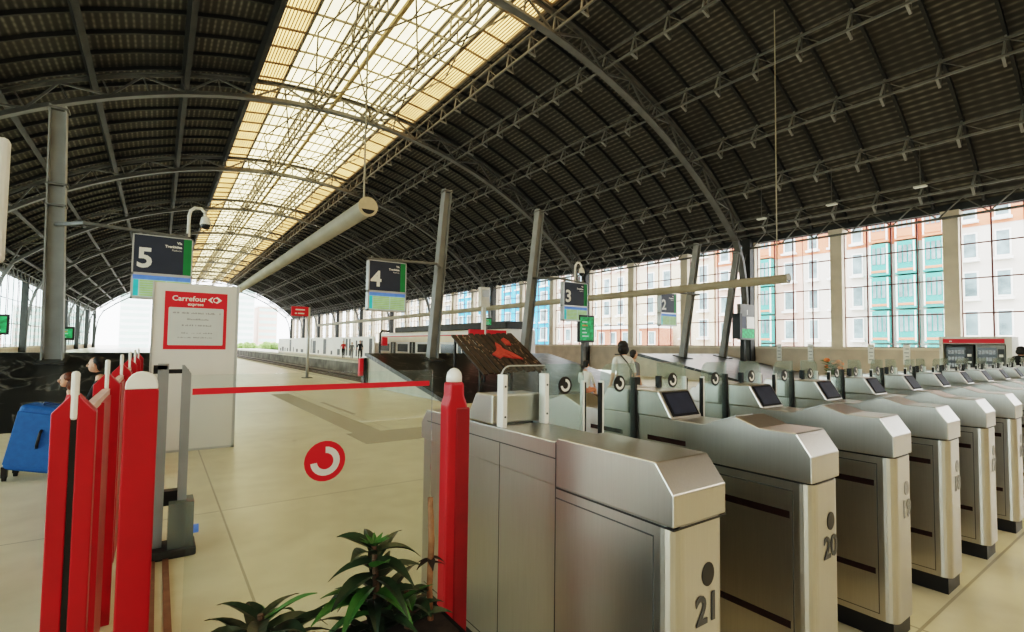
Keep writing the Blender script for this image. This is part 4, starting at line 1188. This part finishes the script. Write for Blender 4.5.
def add_hand(J, E, S, wr, d, side, pre, scale=1.0):
    # palm and five fingers rooted in the wrist joint
    d = Vector(d).normalized(); w = Vector(J[wr][:3]); sd = Vector(side).normalized()
    p = w+d*.075*scale; J[pre+'palm'] = (*p, .022*scale); E.append((wr, pre+'palm')); S.append((wr, pre+'palm', 'skin'))
    for i, (off, L) in enumerate(((-.028, .065), (-.010, .075), (.010, .070), (.028, .055))):
        a = p+d*.02*scale+sd*off*scale; b = a+d*L*.55*scale; c = b+(d*.8+Vector((0, 0, -.5))).normalized()*L*.5*scale
        for q, v in (('a', a), ('b', b), ('c', c)): J[pre+'f%d%s' % (i, q)] = (*v, .0085*scale)
        E += [(pre+'palm', pre+'f%da' % i), (pre+'f%da' % i, pre+'f%db' % i), (pre+'f%db' % i, pre+'f%dc' % i)]
        S += [(pre+'palm', pre+'f%da' % i, 'skin'), (pre+'f%da' % i, pre+'f%db' % i, 'skin'), (pre+'f%db' % i, pre+'f%dc' % i, 'skin')]
    t0 = w+d*.03*scale-sd*.03*scale; t1 = t0+(d-sd*.8).normalized()*.05*scale
    J[pre+'ta'] = (*t0, .010*scale); J[pre+'tb'] = (*t1, .009*scale); E += [(wr, pre+'ta'), (pre+'ta', pre+'tb')]; S += [(wr, pre+'ta', 'skin'), (pre+'ta', pre+'tb', 'skin')]
def person(label, pos, facing, pose, H=1.65, top='shirtwhite', legs='clothgrey', hair='hairblack', longhair=False, sleeves='short', barelegs=False, hands=True, seat=.42, group=None, shoe='shoe', headturn=0):
    s = H/1.7; f = Vector((math.sin(R(facing)), math.cos(R(facing)), 0)); rt = Vector((f.y, -f.x, 0)); P = Vector(pos); up = Vector((0, 0, 1))
    def W_(x, y, z): return P+rt*(x*s)+f*(y*s)+up*(z*s if pose != 'sit' else z*s)
    J = {}; E = []; S = []
    if pose == 'sit':
        hz = seat/s+.10; J0 = dict(pelvis=(0, 0, hz, .13), belly=(0, -.02, hz+.17, .125), chest=(0, -.01, hz+.36, .135), nb=(0, 0, hz+.52, .06), nt=(0, .03, hz+.60, .052))
        for n, k in ((-1, 'l'), (1, 'r')):
            J0.update({k+'sh': (n*.17, 0, hz+.45, .058), k+'el': (n*.23, .08, hz+.20, .043), k+'wr': (n*.15, .30, hz+.12, .030),
                       k+'hip': (n*.09, .03, hz-.01, .09), k+'kn': (n*.11, .42, hz+.0, .062), k+'an': (n*.11, .46, .08, .040), k+'to': (n*.12, .62, .035, .034)})
        hd = (0, .06, hz+.73)
    else:
        st = {'stand': 0, 'walk': .22}[pose]
        J0 = dict(pelvis=(0, 0, .95, .125), belly=(0, 0, 1.08, .115), chest=(0, 0, 1.28, .13), nb=(0, -.01, 1.43, .06), nt=(0, .01, 1.50, .052))
        for n, k in ((-1, 'l'), (1, 'r')):
            J0.update({k+'sh': (n*.18, 0, 1.37, .058), k+'el': (n*.24, -.04, 1.10, .043), k+'wr': (n*.24, .06-n*st*.3, .86, .030),
                       k+'hip': (n*.09, 0, .90, .095), k+'kn': (n*.10, .02+n*st*.5, .50, .062), k+'an': (n*.10, n*st, .08, .042), k+'to': (n*.11, n*st+.15, .035, .034)})
        hd = (0, .03, 1.60)
    for k, v in J0.items(): J[k] = (*W_(*v[:3]), v[3]*s)
    J['pelvis'] = (*J['pelvis'][:3], J0['pelvis'][3]*s)
    E += [('pelvis', 'belly'), ('belly', 'chest'), ('chest', 'nb'), ('nb', 'nt')]
    S += [('pelvis', 'belly', top), ('belly', 'chest', top), ('chest', 'nb', top), ('nb', 'nt', 'skin')]
    for k in 'lr':
        E += [('chest', k+'sh'), (k+'sh', k+'el'), (k+'el', k+'wr'), ('pelvis', k+'hip'), (k+'hip', k+'kn'), (k+'kn', k+'an'), (k+'an', k+'to')]
        S += [('chest', k+'sh', top), (k+'sh', k+'el', top), (k+'el', k+'wr', top if sleeves == 'long' else 'skin'), ('pelvis', k+'hip', legs), (k+'hip', k+'kn', legs), (k+'kn', k+'an', 'skin' if barelegs else legs), (k+'an', k+'to', shoe)]
        if hands:
            d = Vector(J[k+'wr'][:3])-Vector(J[k+'el'][:3]); add_hand(J, E, S, k+'wr', d, rt, k+'h', s)
    r = empty('person', pos, label, 'person', group)
    ms = []
    for a in S:
        if a[2] not in ms: ms.append(a[2])
    for a in ('skin', 'eye', 'lip'):
        if a not in ms: ms.append(a)
    ff = Vector((math.sin(R(facing+headturn)), math.cos(R(facing+headturn)), 0))
    hc = W_(*hd); hr = .098*s
    body('body', r, J, E, 'pelvis', ms, S, (hc, hr, ff))
    h = MB(); sd = ff.cross(up); mtx = Matrix((sd, ff, up)).transposed()
    h.ell(hc-ff*hr*.26+up*hr*.34, (hr*.88, hr*.84, hr*.88), mtx=mtx)
    h.ell(hc-ff*hr*.45-up*hr*.12, (hr*.80, hr*.56, hr*.85), mtx=mtx)
    if longhair:
        h.ell(hc-ff*hr*.5-up*hr*.55, (hr*1.25, hr*.75, hr*1.15), mtx=mtx); h.ell(hc-ff*hr*.3+up*hr*.35, (hr*1.08, hr*.95, hr*.95), mtx=mtx)
    h.build('hair', hair, r, True)
    return r, W_, s
wm, Wf, s = person('standing woman with dark hair and pale grey shirt, seen from behind beyond the gates', (6.98, 6.3, 0), 15, 'stand', 1.60, 'shirtwhite', 'clothgrey', 'hairblack', True)
st = MB(); st.tube([Wf(-.13, .08, 1.45), Wf(-.10, -.06, 1.455), Wf(.0, -.145, 1.3), Wf(.14, -.14, 1.1), Wf(.22, -.05, .98)], .012, 6); st.build('bag_strap', 'black', wm)
b = MB().box(-.09, .09, -.05, .05, 0, .2, None, Matrix.Translation(Wf(.26, -.04, .8))).build('shoulder_bag', 'black', wm, bevel=.02)
person('person partly hidden behind the standing woman, only the dark haired head showing', (8.0, 6.95, 0), 100, 'stand', 1.44, 'clothgrey', 'clothgrey', 'hairblack')
person('person in white top and salmon shorts sitting on the dark bench beyond the gates', (8.62, 9.0, 0), 70, 'sit', 1.45, 'shirtwhite', 'pink', 'hairblack', barelegs=True, seat=.36)
r = empty('dark_bench', (8.5, 9.0, 0), 'low dark bench under the seated person in salmon shorts', 'bench')
MB().box(8.15, 8.72, 8.55, 9.45, .3, .36).build('seat', 'wood', r, bevel=.01)
for xx in (8.2, 8.66):
    for yy in (8.6, 9.36): MB().box(xx-.03, xx+.03, yy, yy+.06, 0, .3).build('leg', 'irondark', r)
mn, Wm, s2 = person('dark haired man in black top sitting in profile behind the red fence', (-.62, 8.85, 0), -80, 'sit', 1.66, 'clothblack', 'clothgrey', 'hairblack', seat=.36, sleeves='long')
person('brown haired person sitting beside the man, behind the nearest red fence post', (-.86, 8.3, 0), -100, 'sit', 1.36, 'clothred', 'clothgrey', 'hairbrown', True, seat=.34)
r = empty('wooden_bench', (-.7, 8.6, 0), 'low bench under the seated couple behind the red fence', 'bench')
MB().box(-1.0, -.42, 8.1, 9.15, .26, .31).build('seat', 'wood', r, bevel=.01)
for xx in (-.95, -.48):
    for yy in (8.15, 9.05): MB().box(xx-.03, xx+.03, yy, yy+.06, 0, .26).build('leg', 'irondark', r)
person('person with bare arm at the left edge of the photo, mostly out of frame', (-1.72, 8.0, 0), 20, 'stand', 1.30, 'pink', 'clothgrey', 'hairbrown')
person('far person in red top walking on the platform in front of the white hoarding', (15.6, 52, 0), 190, 'walk', 1.75, 'clothred', 'clothblack', 'hairblack', hands=False)
person('far person in grey walking beside the red one on the platform', (16.1, 50.8, 0), 190, 'walk', 1.65, 'clothgrey', 'clothgrey', 'hairblack', hands=False)
person('far person in black standing on the platform right of the red one', (15.6, 46.8, 0), 200, 'stand', 1.8, 'clothblack', 'clothblack', 'hairblack', hands=False)
person('person in black beside the kiosk at the right edge of the photo', (21.5, 3.42, 0), 90, 'stand', 1.66, 'clothblack', 'clothblack', 'hairblack', True, sleeves='long')

# ------------------------------------------------------------------ light, sky, camera
w = bpy.data.worlds.new('sky'); bpy.context.scene.world = w; w.use_nodes = True
n = w.node_tree.nodes; l = w.node_tree.links; bg = n['Background']
tc = n.new('ShaderNodeTexCoord'); sp = n.new('ShaderNodeSeparateXYZ'); l.new(tc.outputs['Generated'], sp.inputs[0])
rp = n.new('ShaderNodeValToRGB'); rp.color_ramp.elements[0].position = .0; rp.color_ramp.elements[0].color = (.92, .96, 1, 1)
rp.color_ramp.elements[1].position = .8; rp.color_ramp.elements[1].color = (1, .98, .94, 1)
l.new(sp.outputs['Z'], rp.inputs['Fac']); l.new(rp.outputs[0], bg.inputs['Color']); bg.inputs['Strength'].default_value = 4.0
sun = bpy.data.lights.new('sun', 'SUN'); sun.energy = .6; sun.angle = R(20); so = bpy.data.objects.new('sun', sun); C.objects.link(so)
so.rotation_euler = (R(40), R(25), 0)
for i, (x, y, e) in enumerate(((-3, -4.5, 65), (4, -4.5, 75), (11, -4.5, 75))):
    la = bpy.data.lights.new('concourse_lamp', 'AREA'); la.shape = 'RECTANGLE'; la.size = 3; la.size_y = 1; la.energy = e; la.color = (1, .95, .87)
    lo = bpy.data.objects.new('concourse_lamp', la); C.objects.link(lo); lo.location = (x, y, 4.6); lo.rotation_euler = (R(40), 0, 0)
cam = bpy.data.cameras.new('camera'); co = bpy.data.objects.new('camera', cam); C.objects.link(co)
cam.sensor_width = 36; cam.lens = 498/1024*36; cam.shift_y = 8/1024; cam.clip_end = 1000; cam.clip_start = .05
co.location = (0, 0, 1.5)
co.rotation_euler = (Matrix.Rotation(R(-35.35), 3, 'Z') @ Matrix.Rotation(R(92.5), 3, 'X') @ Matrix.Rotation(R(.72), 3, 'Z')).to_euler()
sc_ = bpy.context.scene; sc_.camera = co
sc_.view_settings.view_transform = 'Filmic'; sc_.view_settings.look = 'High Contrast'; sc_.view_settings.exposure = 0.6
try:
    sc_.cycles.use_denoising = True
    sc_.cycles.max_bounces = 10; sc_.cycles.diffuse_bounces = 5; sc_.cycles.glossy_bounces = 4; sc_.cycles.transparent_max_bounces = 24
except Exception: pass
